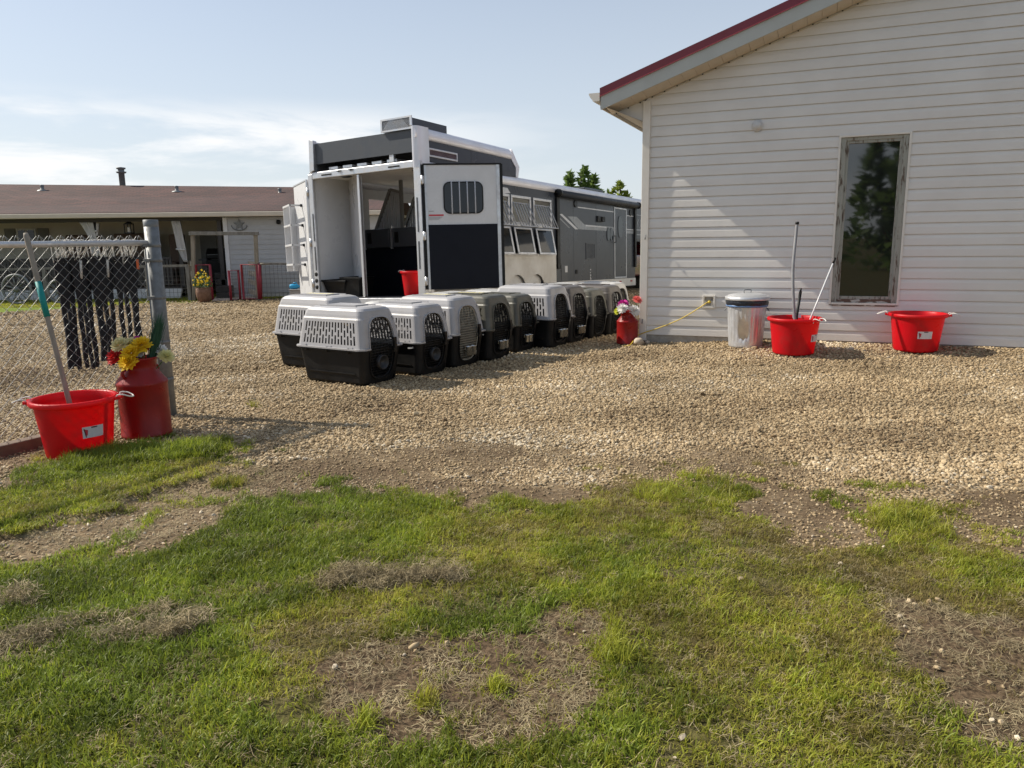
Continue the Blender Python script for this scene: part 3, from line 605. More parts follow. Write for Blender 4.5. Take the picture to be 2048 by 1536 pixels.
SB(MB().obox(U(a+.1, -.045, c+.1), WU*(b-a-.2), WN*.008, (0,0,d-c-.17)), 'pane', M['glass'], win)
# small fittings on the wall
mb = MB(); P0 = U(1.336, .013, 2.66)
prof2 = [(.0, .05), (.03, .047), (.046, .036), (.052, .02), (.056, .012), (.066, .010), (.068, .0)]
mb.lathe(prof2[::-1], 24); q = WN.to_track_quat('Z', 'Y').to_matrix(); mb.v = [tuple(q @ Vector(v)+P0) for v in mb.v]; SB(mb, 'wall_light', M['lampwhite'])
ob = SB(ringb(.77, .925, .49, .655, .022, .0, .036), 'outlet_surround', M['trim'], bevel=.003)
mb = MB().obox(U(.792, -.004, .512), WU*.111, WN*.016, (0,0,.121)).obox(U(.815, .01, .525), WU*.055, WN*.012, (0,0,.1)); SB(mb, 'outlet_box', M['greybox'])
for (u0, z0) in ((.03, 1.41), (.012, .335)):
    c0 = U(u0, .04, z0); SB(MB().tube([c0-WN*.01, c0+WN*.012, c0+WN*.018-Vector((0,0,.03)), c0+WN*.02-Vector((0,0,.05)), c0+WN*.04-Vector((0,0,.055)), c0+WN*.045-Vector((0,0,.035))], .005, 6), 'hook', M['galvd'])
# yellow extension cord from the outlet, round the corner
pr = [U(.855, .03, .572), U(.83, .07, .565), U(.74, .06, .50), U(.55, .05, .375), U(.37, .045, .285), U(.2, .045, .215), U(.03, .055, .155), U(-.06, .1, .105)]
pr += [Vector((1.545, 9.58, .06)), Vector((1.49, 9.52, .03)), Vector((1.40, 9.56, .015))]
def smooth(p, k=5):
    o = []
    for i in range(len(p)-1):
        p0, p1, p2, p3 = p[max(i-1,0)], p[i], p[i+1], p[min(i+2, len(p)-1)]
        for j in range(k):
            s = j/k; o.append(.5*((2*p1)+(p2-p0)*s+(2*p0-5*p1+4*p2-p3)*s*s+(3*p1-p0-3*p2+p3)*s**3))
    return o+[p[-1]]
cord = thing('extension_cord', 'yellow extension cord plugged into the outlet on the white building', 'cord', pr[0])
def TB(mb, name, m, parent, **k):
    L = parent.location; mb.v = [tuple(Vector(v)-L) for v in mb.v]; return mb.build(name, m, parent, **k)
TB(MB().tube(smooth(pr), .0065, 8), 'cable', M['cord'], cord); TB(MB().tube([pr[0]-WN*.012, pr[0]+WN*.03, pr[0]+WN*.045-Vector((0,0,.004))], [.019, .018, .01], 10), 'plug', M['cord'], cord)
def rock(c, r, label):
    bm = bmesh.new(); bmesh.ops.create_icosphere(bm, subdivisions=2, radius=r); rr = random.Random(int(c[0]*1000))
    for v in bm.verts: v.co *= 1+rr.uniform(-.13, .13); v.co.z *= .8
    m_ = bpy.data.meshes.new('rock'); bm.to_mesh(m_); bm.free(); m_.materials.append(M['rock']); m_.polygons.foreach_set('use_smooth', [True]*len(m_.polygons))
    o = bpy.data.objects.new('rock', m_); col.objects.link(o); o.location = c; return tag(o, label, 'rock', 'rocks at the building corner')
p_ = GG(1277, 690); rock((p_.x, p_.y, float(ground_z(p_.x, p_.y))+.045), .068, 'larger pale rock at the foot of the red can by the building corner')
p_ = GG(1295, 688); rock((p_.x, p_.y, float(ground_z(p_.x, p_.y))+.02), .034, 'small pale rock just below the white corner trim')

# ================================================================== BUCKETS
def bucket_parts(root, m=None, stick=2.2, fill=True):
    m = m or M['red']; Hh = .40; rb, rt = .218, .262; mb = MB()
    outer = [(.0, .0), (rb-.02, .0), (rb-.004, .008), (rb, .02), (rb+(rt-rb)*.5, .2), (rt-.003, .352), (rt, .362), (rt+.022, .366), (rt+.028, .375), (rt+.028, .395), (rt+.020, .402), (rt+.004, .402)]
    inner = [(rt-.004, .392), (rt-.008, .36), (rb-.002, .02), (rb-.02, .009), (.0, .009)]
    mb.lathe(outer+inner, 56)
    for s in (-1, 1):   # ears that carry the rope handles
        v = [(s*(rt+.02), -.07, .376), (s*(rt+.055), -.055, .376), (s*(rt+.055), .055, .376), (s*(rt+.02), .07, .376)]
        mb.prism(v if s > 0 else v[::-1], (0, 0, .018))
    body = mb.build('tub', m, root, bevel=0)
    for s in (-1, 1):
        pts = [Vector((s*(rt+.035), -.05, .36)), Vector((s*(rt+.035), -.05, .40)), Vector((s*(rt+.075), -.06, .408)), Vector((s*(rt+.125), -.035, .388)), Vector((s*(rt+.128), .03, .384)), Vector((s*(rt+.08), .06, .404)), Vector((s*(rt+.035), .05, .405)), Vector((s*(rt+.035), .05, .36))]
        MB().tube(smooth(pts, 4), .0048, 8).build('rope_handle', M['rope'], root)
    if stick is not None:
        st = MB(); n = 8; w = .60; z0, z1 = .150, .228
        def cone(a, z, e): r = rb+(rt-rb)*z/.362+e; return (r*math.cos(a), r*math.sin(a), z)
        def patch(a0, a1, za, zb, e, m_=0, tilt=.0):
            for i in range(n):
                p, q = a0+(a1-a0)*i/n, a0+(a1-a0)*(i+1)/n
                st.quad(cone(p, za, e), cone(q, za, e), cone(q, zb, e), cone(p, zb, e), m_)
        patch(stick-w/2, stick+w/2, z0, z1, .0015); patch(stick-.06, stick+.11, z1-.011, z1-.003, .0026, 1)
        st.add([cone(stick-w/2+.07, z0+.012, .0026), cone(stick-w/2+.13, z0+.02, .0026), cone(stick-w/2+.15, z1-.022, .0026), cone(stick-w/2+.06, z1-.016, .0026)], [(0,1,2,3)], 2)
        st.add([cone(stick-w/2+.035, z1-.01, .0034), cone(stick-w/2+.055, z1-.01, .0034), cone(stick-w/2+.105, z0+.006, .0034), cone(stick-w/2+.085, z0+.006, .0034)], [(0,1,2,3)], 1)
        st.build('sticker', [M['sticker'], M['ink'], M['inkred']], body)
def bucket(label, p, sc, rz, stick): 
    r = thing('muck_bucket', label, 'bucket', p, rz, 'red muck buckets'); r.scale = (sc, sc, sc); bucket_parts(r, stick=stick); return r
def base_at(px, py, rad):
    "centre of a round base whose nearest edge is seen at the pixel"
    p = GG(px, py); d = Vector((p.x, p.y, 0)).normalized(); c = p+d*rad; c.z = float(ground_z(c.x, c.y)); return c
b1 = base_at(157, 920, .185); B1 = bucket('red muck bucket standing at the edge of the grass with a pole in it', b1+Vector((.02, 0, 0)), .905, R(14), R(-50)); B1.scale.z = .96
b2 = base_at(1585, 717, .21); B2 = bucket('red muck bucket beside the galvanised bin with sticks and pipes in it', b2, 1.02, R(-62), R(16))
b3 = base_at(1828, 710, .20)
dd = (b3-WO).dot(WN); b3 = b3+WN*max(0, .34-dd); b3.z = float(zg(b3.x, b3.y)); B3 = bucket('empty red muck bucket against the wall under the right edge of the window', b3, 1.03, R(-24), R(-74))
print('buckets', b1, b2, b3)
# poles
def pole(name, pts, r, m, label, cat, **k): 
    t_ = thing(name, label, cat, pts[0]); return t_
pb = Vector((b1.x+.03, b1.y-.0, .02)); ptp = at(51, 466, 5.02); dirp = ptp-pb
t_ = thing('tool_pole', 'long grey wooden pole with teal grip leaning out of the red bucket', 'pole', pb)
TB(MB().tube([pb+dirp*.0, pb+dirp*.3, pb+dirp*.6, pb+dirp*.985, pb+dirp], [.0165, .0165, .017, .0175, .012], 12), 'shaft', M['handle'], t_)
TB(MB().tube([pb+dirp*.62, pb+dirp*.78], .0195, 12), 'grip', M['teal'], t_)
c = b2+Vector((0,0,.03)); 
t_ = thing('bent_pipe', 'tall grey pipe with a slight bend standing in the bucket by the bin', 'pipe', c)
q0 = Vector((c.x+.03, c.y-.05, c.z)); Yp = q0.y
pts = [q0, at(1587, 600, Yp+.05), at(1586, 540, Yp+.1), at(1589, 500, Yp+.14), at(1592, 470, Yp+.18), at(1594, 447, Yp+.2)]
TB(MB().tube(smooth(pts, 4), .0165, 10), 'shaft', M['greypipe'], t_); TB(MB().tube([at(1594.2, 449, Yp+.2), at(1594.5, 443.5, Yp+.2)], .021, 10), 'end_cap', M['black'], t_)
t_ = thing('black_rod', 'short black rod between the grey pipe and the white pole in the bucket', 'rod', c)
TB(MB().tube([c+Vector((.02,.03,0)), at(1594, 630, Yp+.12), at(1601, 583, Yp+.16)], [.014, .014, .017], 10), 'shaft', M['black'], t_); TB(MB().tube([at(1601, 583, Yp+.16), at(1602, 577, Yp+.165)], .011, 8), 'tip', M['black'], t_)
t_ = thing('white_pole', 'thin white pole with a black tip leaning from the bucket to the window', 'pole', c)
q1 = at(1666, 527, Yp+.24); q2 = c+Vector((.06, .02, 0)); TB(MB().tube([q2, q1], .0095, 10), 'shaft', M['white'], t_); TB(MB().tube([q1, q1+(q1-q2).normalized()*.07], .0125, 10), 'tip', M['black'], t_)
t_ = thing('paper_tag', 'small white card propped at the back rim of the bucket by the bin', 'card', b2+Vector((.1, .2, .38)))
MB().obox((-.05, 0, 0), (.1, 0, 0), (0, .004, .0), (0, .01, .05)).build('card', M['white'], t_)

# ================================================================== MILK CANS
def milk_can(label, p, sx, sz, rz):
    r = thing('milk_can', label, 'milk can', p, rz, 'red milk cans of flowers'); r.scale = (sx, sx, sz)
    prof = [(0, .0), (.160, .0), (.172, .008), (.175, .02), (.175, .028), (.171, .035), (.173, .39), (.176, .40), (.176, .414), (.172, .42), (.160, .435), (.118, .495), (.108, .51), (.107, .528), (.116, .575), (.124, .583), (.126, .592), (.122, .597), (.116, .592), (.100, .53), (.1, .3), (0, .3)]
    MB().lathe(prof, 48).build('body', M['redcan'], r)
    for s in (-1, 1):
        MB().tube(smooth([Vector((s*.140, 0, .455)), Vector((s*.158, 0, .485)), Vector((s*.152, 0, .51)), Vector((s*.112, 0, .525))], 4), .011, 8).build('handle', M['redcan'], r)
    return r
c1 = base_at(296, 880, .17); milk_can('tall red milk can of artificial flowers at the fence post', c1, .98, .97, R(68))
c2 = Vector((1.515, 9.80, float(ground_z(1.515, 9.8)))); milk_can('short red milk can of flowers tucked behind the building corner', c2, .80, .72, R(80))
FL = dict(yel=(.8, .55, .02), cream=(.75, .68, .38), red=(.6, .03, .03), white=(.8, .79, .76), pale=(.72, .68, .34), mag=(.55, .03, .3), coral=(.8, .22, .2), lime=(.6, .62, .05), grey=(.6, .58, .57))
FM = {k: mat('petal_'+k, v, .7, c2=tuple(min(1, x*1.1) for x in v), scale=30, amt=.6, trans=.3) for k, v in FL.items()}
def blossom(p, r, kind, foot, label, group, mid=None):
    t_ = thing('artificial_flower', label, 'flower', foot, 0, group); mb = MB(); c_ = Vector(p)-Vector(foot); up = (c_.normalized()+Vector((0, -.6, .1))).normalized()
    for L_, (n, el0) in enumerate(((13, -.1), (13, .25), (11, .6), (8, .95), (5, 1.3))):
        for j in range(n):
            a = 6.283*(j+.5*(L_ % 2))/n+random.gauss(0, .06); el = el0+random.gauss(0, .07)
            d = Vector((math.cos(a)*math.cos(el), math.sin(a)*math.cos(el), math.sin(el))); s = Vector((-math.sin(a), math.cos(a), 0)); nn = d.cross(s)
            L2 = r*1.12*(1-.09*L_)*random.uniform(.88, 1.08); w = r*.23
            v = [d*L2*.15-s*w*.3, d*L2*.15+s*w*.3, d*L2*.7+s*w+nn*r*.05, d*L2*.7-s*w+nn*r*.05, d*L2+nn*r*.12]
            mb.add(v, [(0,1,2,3), (3,2,4)], 0 if not (mid and L_ >= 3) else 1, True)
    q = up.to_track_quat('Z', 'Y').to_matrix(); mb.v = [tuple(q @ Vector(v)+c_) for v in mb.v]
    mb.build('bloom', [FM[kind], FM[mid or kind]], t_)
    MB().tube([(0,0,0), c_*.6, c_-up*r*.3], .004, 6).build('stem', M['stem'], t_)
f1 = Vector((c1.x, c1.y, .36)); gA = 'flowers in the tall red milk can'; Yc = c1.y
for (px, py, dy, r, k, lb, md) in [(240, 690, -.05, .066, 'cream', 'cream flower highest at the left of the tall can', None), (262, 686, .0, .05, 'cream', 'second cream flower half behind the yellow ones', None), (283, 690, -.03, .072, 'yel', 'yellow flower on top of the bunch in the tall can', None), (262, 707, -.09, .07, 'yel', 'yellow flower in the middle of the bunch', None), (257, 724, -.13, .07, 'yel', 'lowest yellow flower drooping over the rim of the tall can', None), (231, 714, -.08, .066, 'red', 'red flower drooping at the left of the tall can', None), (289, 698, .0, .035, 'red', 'small red flower under the top yellow one', None), (274, 679, .05, .034, 'mag', 'magenta flower peeping out behind the yellow one', None), (277, 707, -.05, .04, 'grey', 'greyish white flower in the mouth of the tall can', None), (332, 713, .03, .06, 'pale', 'pale yellow flower at the right of the tall can by the post', None), (322, 700, .06, .05, 'white', 'white flower leaning on the fence post', None)]:
    blossom(at(px, py, Yc+dy), r, k, f1, lb, gA, md)
f2 = Vector((c2.x, c2.y, c2.z+.25)); gB = 'flowers in the short red milk can'
for (px, py, dy, r, k, lb, md) in [(1245, 617, -.09, .075, 'white', 'round white flower at the left of the short can', None), (1246, 608, -.03, .07, 'mag', 'magenta flower behind the round white one', None), (1236, 622, -.05, .055, 'lime', 'lime green flower at the far left of the short can', None), (1268, 621, -.06, .085, 'white', 'ragged white flower in the middle of the short can', None), (1274, 600, -.02, .07, 'coral', 'coral pink flower highest in the short can', None)]:
    blossom(at(px, py, c2.y+dy), r, k, f2, lb, gB, md)
t_ = thing('ornamental_grass', 'dark green artificial grass plume standing in the tall milk can', 'plant', f1)
mb = MB()
for _ in range(150):
    a = random.uniform(0, 6.28); r0 = .03*random.random(); e = at(random.gauss(322, 6), random.uniform(618, 660), Yc+.06+random.gauss(0, .03))-f1
    b = Vector((.06+r0*math.cos(a), .02+r0*math.sin(a), .15)); mid = b*.45+e*.55+Vector((random.gauss(0, .008), random.gauss(0, .008), 0)); s = Vector((.0022, .0012, 0))
    mb.add([b-s, b+s, mid+s, mid-s, e], [(0,1,2,3), (3,2,4)], 0, True)
mb.build('plume', mat('dark_green_blade', (.015, .06, .03), .6, c2=(.03, .09, .05), scale=30, amt=1.), t_)

# ================================================================== GALVANISED BIN
tc_ = base_at(1490, 699, .21); dd = (tc_-WO).dot(WN); tc_ = tc_+WN*max(0, .28-dd); tc_.z = float(zg(tc_.x, tc_.y))
bin_ = thing('garbage_bin', 'dented galvanised steel garbage bin with a lid against the white wall', 'garbage bin', tc_, R(30)); bin_.scale = (.94, .94, .97)
def wob(a, z):
    ribs = .010*math.cos(a*26)*(1 if .06 < z < .5 else 0); dent = -.13*math.exp(-((a-3.75)/.28)**2-((z-.2)/.1)**2)-.05*math.exp(-((a-3.6)/.4)**2-((z-.3)/.2)**2)
    return ribs+dent
zs = [0, .012, .02]+[.02+i*.02 for i in range(1, 27)]+[.565, .572]
MB().lathe([(.205, 0)]+[(.208+.034*z/.57, z) for z in zs[1:]]+[(.236, .575), (.232, .55), (.2, .03), (0, .03)], 208, wob=wob).build('body', M['galv'], bin_)
MB().lathe([(.246, .500), (.258, .515), (.262, .545), (.257, .575), (.25, .58)], 60, wob=lambda a, z: .012*math.sin(a*7+z*40)+.008*math.sin(a*17)).build('liner', M['bag'], bin_)
MB().lathe([(.243, .488), (.254, .494), (.258, .505), (.252, .515)], 60, wob=lambda a, z: .01*math.sin(a*9+z*60)).build('liner_edge', M['bluebag'], bin_)
lid = MB().lathe([(.270, .572), (.273, .58), (.273, .612), (.262, .617), (.25, .612), (.235, .628), (.16, .648), (.12, .642), (.07, .655), (0, .66)], 72, wob=lambda a, z: .006*math.sin(a*5+z*30)).build('lid', M['galv'], bin_)
MB().tube(smooth([Vector((-.06, 0, .655)), Vector((-.055, 0, .69)), Vector((.055, 0, .69)), Vector((.06, 0, .655))], 5), .006, 8).build('lid_handle', M['galvd'], lid)
for s in (0, math.pi):
    o_ = MB().tube(smooth([Vector((.236, -.06, .47)), Vector((.262, -.055, .45)), Vector((.27, 0, .435)), Vector((.262, .055, .45)), Vector((.236, .06, .47))], 4), .006, 8); q = Matrix.Rotation(s+2.3, 3, 'Z'); o_.v = [tuple(q @ Vector(v)) for v in o_.v]; o_.build('handle', M['galvd'], bin_)

# ================================================================== CHAIN LINK FENCE
PB = Vector((-2.79, 6.0, 0)); FD = Vector((-.47, -.883, 0)).normalized(); RZ = 1.378
fence = thing('chain_link_fence', 'galvanised chain link fence ending at a thick steel post on the left', 'fence', PB)
MB().tube([(0,0,-.1), (0,0,1.545)], .054, 20).build('post', M['galvd'], fence)
MB().lathe([(.054, 1.50), (.0555, 1.505), (.0555, 1.552), (.05, 1.554), (.0, 1.550)], 20).build('post_cap', M['galvd'], fence)
for z in (1.36, 1.245, .955, .6, .3): MB().lathe([(.055, z-.014), (.0585, z-.012), (.0585, z+.012), (.055, z+.014)], 20).obox(FD*.05+Vector((0,0,z-.011)), FD*.05, Vector((-FD.y, FD.x, 0))*.02, (0,0,.022)).build('post_band', M['galvd'], fence)
MB().tube([FD*.04+Vector((0,0,RZ)), FD*3.2+Vector((0,0,RZ-.01))], .0215, 12).build('top_rail', M['galv'], fence)
MB().tube([FD*.075+Vector((0,0,.05)), FD*.075+Vector((0,0,1.33))], .006, 8).build('tension_bar', M['galvd'], fence)
mb = MB(); pit = .0755; L_ = 3.2; ztop, zbot = 1.43, .04; n = int(L_/pit)
off = Vector((-FD.y, FD.x, 0))*.006
for i in range(-int((ztop-zbot)/pit)-1, n+1):
    for sgn in (1, -1):
        # straight diagonals of both hands, clipped to the panel
        a0 = .085+i*pit if sgn > 0 else .085+(n-i)*pit
        t0, t1 = 0., ztop-zbot
        if sgn > 0: lo = max(t0, (.085-a0)); hi = min(t1, (L_-a0)); f = lambda t: a0+t
        else: lo = max(t0, a0-L_); hi = min(t1, a0-.085); f = lambda t: a0-t
        if hi-lo < .03: continue
        mb.tube([FD*f(lo)+Vector((0,0,zbot+lo))+off*sgn, FD*f(hi)+Vector((0,0,zbot+hi))+off*sgn], 0.0016, 4, cap=False)
for i in range(int(L_/pit)):
    x_ = .085+((ztop-zbot) % pit)+i*pit; c_ = FD*x_+Vector((0,0,ztop)); mb.tube([c_-FD*.016-Vector((0,0,.03)), c_+Vector((0,0,.004)), c_+FD*.016-Vector((0,0,.03))], .0024, 5)
mb.build('wire_mesh', mat('zinc_wire', (.28,.29,.29), .5, .2), fence)
e0 = PB+FD*.55; tim = thing('timber_edging', 'brown timber edging board lying along the bottom of the wire fence', 'timber edging', (e0.x, e0.y, 0))
pa, pb_ = G(92, 888), G(-60, 925); TB(MB().bar(Vector((pa.x, pa.y, .025)), Vector((pb_.x, pb_.y, .025))+(pb_-pa)*1.2, .09, .09), 'board', M['edging'], tim, bevel=.008)
# black straps hung over the rail
XS = [(141, 738), (150, 733), (160, 739), (170, 736), (179, 738), (190, 734), (202, 722), (213, 731), (226, 726), (240, 716), (252, 712), (266, 704)]
rn = random.Random(5)
def fence_pt(px):    # where the fence line is seen at this pixel column
    r = ray(px, 500); n2 = np.array([-FD.y, FD.x]); t_ = (np.array([PB.x, PB.y])@n2)/(r[:2]@n2); return float((Vector((r[0]*t_, r[1]*t_, 0))-PB).dot(FD))
side_v = Vector((-FD.y, FD.x, 0))
if side_v.y < 0: side_v = -side_v
LBL = ['leftmost black strap on the wire fence, hung by white rope', 'black strap second from the left on the wire fence', 'black strap third from the left on the wire fence', 'black strap fourth from the left on the wire fence', 'black strap fifth from the left with a white rope end hanging', 'black strap sixth from the left, just left of the first broad one', 'broad black strap just right of the middle of the row', 'black strap eighth from the left, just right of the broad middle one', 'black strap ninth from the left with a white rope end hanging', 'black strap third from the fence post end of the row', 'black strap second from the fence post end of the row', 'broad black strap nearest the fence post with an orange tag']
SPX = [121, 132, 143, 154, 166, 178, 193, 208, 222, 237, 253, 270]
for i, (px, (bx, by)) in enumerate(zip(SPX, XS)):
    s_ = fence_pt(px); top = PB+FD*s_+side_v*(.035+.012*(i % 3))+Vector((0,0,RZ)); t_ = thing('hanging_strap', LBL[i], 'strap', top, 0, 'black straps hung along the wire fence')
    w = rn.choice((.055, .06, .066)) if i not in (6, 11) else .10; zb = at(bx, by, top.y).z-RZ
    mb = MB(); k = 12; vs = []
    for j in range(k+1):
        f = j/k; z = -.10+(zb+.10)*f; ww = w*(1 if f < .30 else .7 if f < .36 else .5+.07*math.sin(j*1.7+i)); o_ = FD*(.005*math.sin(j*.6+i)*f)+side_v*(.006*math.sin(j*1.3+2*i))
        vs += [o_-FD*ww/2+Vector((0,0,z)), o_+FD*ww/2+Vector((0,0,z))]
    fr = len(vs); bk = [Vector(v)+side_v*.012 for v in vs]
    fs = []
    for j in range(k):
        a, b, c_, d_ = 2*j, 2*j+1, 2*j+3, 2*j+2; fs += [(a, b, c_, d_), (a+fr, d_+fr, c_+fr, b+fr), (a, d_, d_+fr, a+fr), (b, b+fr, c_+fr, c_)]
    fs += [(0, fr, fr+1, 1), (2*k, 2*k+1, 2*k+1+fr, 2*k+fr)]
    mb.add(vs+bk, fs); st_ = mb.build('strap', M['blackf'], t_)
    mb = MB()
    for q_ in range(2 if i != 11 else 4):
        dx = rn.uniform(-.025, .025); dn = rn.uniform(.07, .12)
        mb.tube(smooth([Vector(FD*dx*.4+side_v*.0)+Vector((0,0,-dn)), FD*(dx-.02)-side_v*.03+Vector((0,0,-.03)), FD*dx-side_v*.035+Vector((0,0,.026)), FD*(dx+.012)+side_v*.02+Vector((0,0,.0)), FD*(dx+.02)+Vector((0,0,-dn-rn.uniform(0, .05)))], 3), .0035, 5)
    mb.build('rope_tie', M['rope'], t_)
    if i in (4, 8): MB().tube([(0, 0, -.12), FD*.01+Vector((0, 0, -.25))], .012, 6).build('rope_end', M['rope'], t_)
    if i == 11: MB().obox(-FD*.06-side_v*.006+Vector((0,0,-.2)), FD*.022, side_v*.004, (0,0,.075)).build('orange_tag', M['orange'], t_)

# ================================================================== PET CRATES
M['crategrey'] = mat('light_grey_crate_plastic', (.365,.36,.368), .42, c2=(.30,.292,.28), scale=4, amt=.8, thr=(.48, .75), bump=.0006, bscale=150)
M['crateolive'] = mat('olive_taupe_crate_plastic', (.095,.092,.074), .45, c2=(.08,.077,.064), scale=6, amt=.6, bump=.0006, bscale=150)
M['cratetaupe'] = mat('brown_taupe_crate_plastic', (.095,.084,.077), .45, c2=(.078,.07,.066), scale=6, amt=.6, bump=.0006, bscale=150)
M['cratewhite'] = mat('off_white_crate_plastic', (.47,.468,.46), .42, c2=(.4,.398,.39), scale=6, amt=.6, bump=.0006, bscale=150)
M['cratebottom'] = mat('black_crate_plastic', (.006,.006,.0065), .5, spec=.3, c2=(.02,.018,.015), scale=4, amt=.8, thr=(.5, .8), bump=.0008, bscale=140)
M['wire'] = mat('black_wire', (.015,.015,.015), .4); M['wirebeige'] = mat('beige_wire', (.42,.38,.3), .45)
CL, CW, CH, RIM = .80, .52, .68, .318
def hl(z):       # half length / half width by height
    ks = [(0, .345, .205), (.03, .362, .222), (RIM, .395, .252), (RIM+.001, .405, .262), (.578, .366, .226), (.592, .358, .217), (.615, .352, .211), (.65, .340, .199), (.668, .320, .180), (.68, .285, .145)]
    for (z0, a0, b0), (z1, a1, b1) in zip(ks[:-1], ks[1:]):
        if z <= z1: f = (z-z0)/(z1-z0); return a0+(a1-a0)*f, b0+(b1-b0)*f
    return ks[-1][1:]
def corner(z, r, q, k=5):
    a, b = hl(z); cx, cy = (a-r)*(1 if q in (0, 3) else -1), (b-r)*(1 if q in (0, 1) else -1); a0 = q*math.pi/2
    return [(cx+r*math.cos(a0+math.pi/2*i/k), cy+r*math.sin(a0+math.pi/2*i/k), z) for i in range(k+1)]
CR = .05
def shell_bits(mb, zs, m=0):
    "corners, back and long sides of the tapered shell for the given heights"
    for z0, z1 in zip(zs[:-1], zs[1:]):
        for q in range(4):
            c0, c1 = corner(z0, CR, q), corner(z1, CR, q)
            for i in range(len(c0)-1): mb.quad(c0[i], c0[i+1], c1[i+1], c1[i], m, True)
def side_pt(sy, t, z):   # t along the length -1..1
    a, b = hl(z); return ((a-CR)*t, sy*b, z)
def end_pt(sx, t, z):
    a, b = hl(z); return (sx*a, (b-CR)*t, z)
OW, OB, OT = .158, .055, .592      # door opening half width, bottom, top
def opening(n=40):
    pts = []
    for i in range(n):
        th = 2*math.pi*i/n; c, s = math.cos(th), math.sin(th)
        y = OW*math.copysign(abs(c)**.62, c); zc = RIM; hz = (OT-RIM) if s >= 0 else (RIM-OB)
        pts.append((y, zc+hz*math.copysign(abs(s)**.72, s)))
    return pts
def xf(z): return hl(z)[0]
def crate_meshes(top):
    tp, bt = MB(), MB()
    zt = [RIM+.001, .45, .578, .592, .615, .65, .668, .676, .68]
    shell_bits(tp, zt); zb = [0.0, .03, .17, RIM]; shell_bits(bt, zb)
    # top sheet, slightly crowned with a raised panel
    z = .68; ring_ = [p for q in range(4) for p in corner(z, CR, q)]; tp.add(ring_+[(0,0,.684)], [(i, (i+1) % len(ring_), len(ring_)) for i in range(len(ring_))], 0, True)
    tp.prism([(-.17,-.085,.682), (.17,-.085,.682), (.17,.085,.682), (-.17,.085,.682)], (0,0,.010))
    for s in (-.12, .12): tp.box(-.22, s-.006, .68, .22, s+.006, .690)
    # bottom
    ring_ = [p for q in range(4) for p in corner(0, CR, q)]; bt.add(ring_, [tuple(range(len(ring_)))[::-1]])
    for z0, z1 in zip(zb[:-1], zb[1:]):
        for sy in (-1, 1): bt.quad(side_pt(sy,-1,z0), side_pt(sy,1,z0), side_pt(sy,1,z1), side_pt(sy,-1,z1), 0, True)
        bt.quad(end_pt(-1,-1,z0), end_pt(-1,1,z0), end_pt(-1,1,z1), end_pt(-1,-1,z1), 0, True)
    # moulded step low on the long sides
    for sy in (-1, 1):
        a, b = hl(.1); bt.prism([(-.29, sy*(b-.004), .085), (.29, sy*(b-.004), .085), (.275, sy*(b+.008), .105), (-.275, sy*(b+.008), .105)], (0, 0, .012))
    # upper long sides: slotted band, plain above
    za, zbnd = .350, .566
    for sy in (-1, 1):
        for z0, z1 in ((RIM+.001, za), (zbnd, .578), (.578, .592), (.592, .615), (.615, .65), (.65, .668), (.668, .676), (.676, .68)):
            tp.quad(side_pt(sy,-1,z0), side_pt(sy,1,z0), side_pt(sy,1,z1), side_pt(sy,-1,z1), 0, z1 > .58)
        n = 17; tw = 2/(n+.6)
        tp.quad(side_pt(sy,-1,za), side_pt(sy,-1+tw*.55,za), side_pt(sy,-1+tw*.55,zbnd), side_pt(sy,-1,zbnd)); tp.quad(side_pt(sy,1-tw*.55,za), side_pt(sy,1,za), side_pt(sy,1,zbnd), side_pt(sy,1-tw*.55,zbnd))
        for i in range(n):
            t0 = -1+tw*(.55+i*(2-1.1*tw)/tw/n); t1 = t0+(2-1.1*tw)/n; s0, s1 = t0+(t1-t0)*.24, t0+(t1-t0)*.76
            tp.quad(side_pt(sy,t0,za), side_pt(sy,s0,za), side_pt(sy,s0,zbnd), side_pt(sy,t0,zbnd)); tp.quad(side_pt(sy,s1,za), side_pt(sy,t1,za), side_pt(sy,t1,zbnd), side_pt(sy,s1,zbnd))
            fr = [(.0, .06), (.28, .36), (.64, .72), (.94, 1.)] if i % 2 else [(.0, .06), (.42, .54), (.94, 1.)]
            H_ = zbnd-za
            for f0, f1 in fr: tp.quad(side_pt(sy,s0,za+H_*f0), side_pt(sy,s1,za+H_*f0), side_pt(sy,s1,za+H_*f1), side_pt(sy,s0,za+H_*f1))
            # thickness of the slot edges
            def inn(p): return (p[0], p[1]-sy*.006, p[2])
            a_, b_ = side_pt(sy,s0,za), side_pt(sy,s0,zbnd); tp.quad(a_, b_, inn(b_), inn(a_)); a_, b_ = side_pt(sy,s1,za), side_pt(sy,s1,zbnd); tp.quad(a_, b_, inn(b_), inn(a_))
    # back end: slotted too, simple
    for z0, z1 in zip(zt[:-1], zt[1:]): tp.quad(end_pt(-1,-1,z0), end_pt(-1,1,z0), end_pt(-1,1,z1), end_pt(-1,-1,z1), 0, z1 > .58)
    # front end above the door panel
    PT_ = .615
    for z0, z1 in ((PT_, .65), (.65, .668), (.668, .676), (.676, .68)): tp.quad(end_pt(1,-1,z0), end_pt(1,1,z0), end_pt(1,1,z1), end_pt(1,-1,z1), 0, True)
    hole = opening(); n = len(hole)
    def outer(i):
        th = 2*math.pi*i/n; c, s = math.cos(th), math.sin(th); k = 1/max(abs(c), abs(s)); y = c*k; zz = s*k
        z = RIM+(PT_-RIM)*zz if zz >= 0 else RIM+RIM*zz
        return ((hl(z)[1]-CR)*y, z)
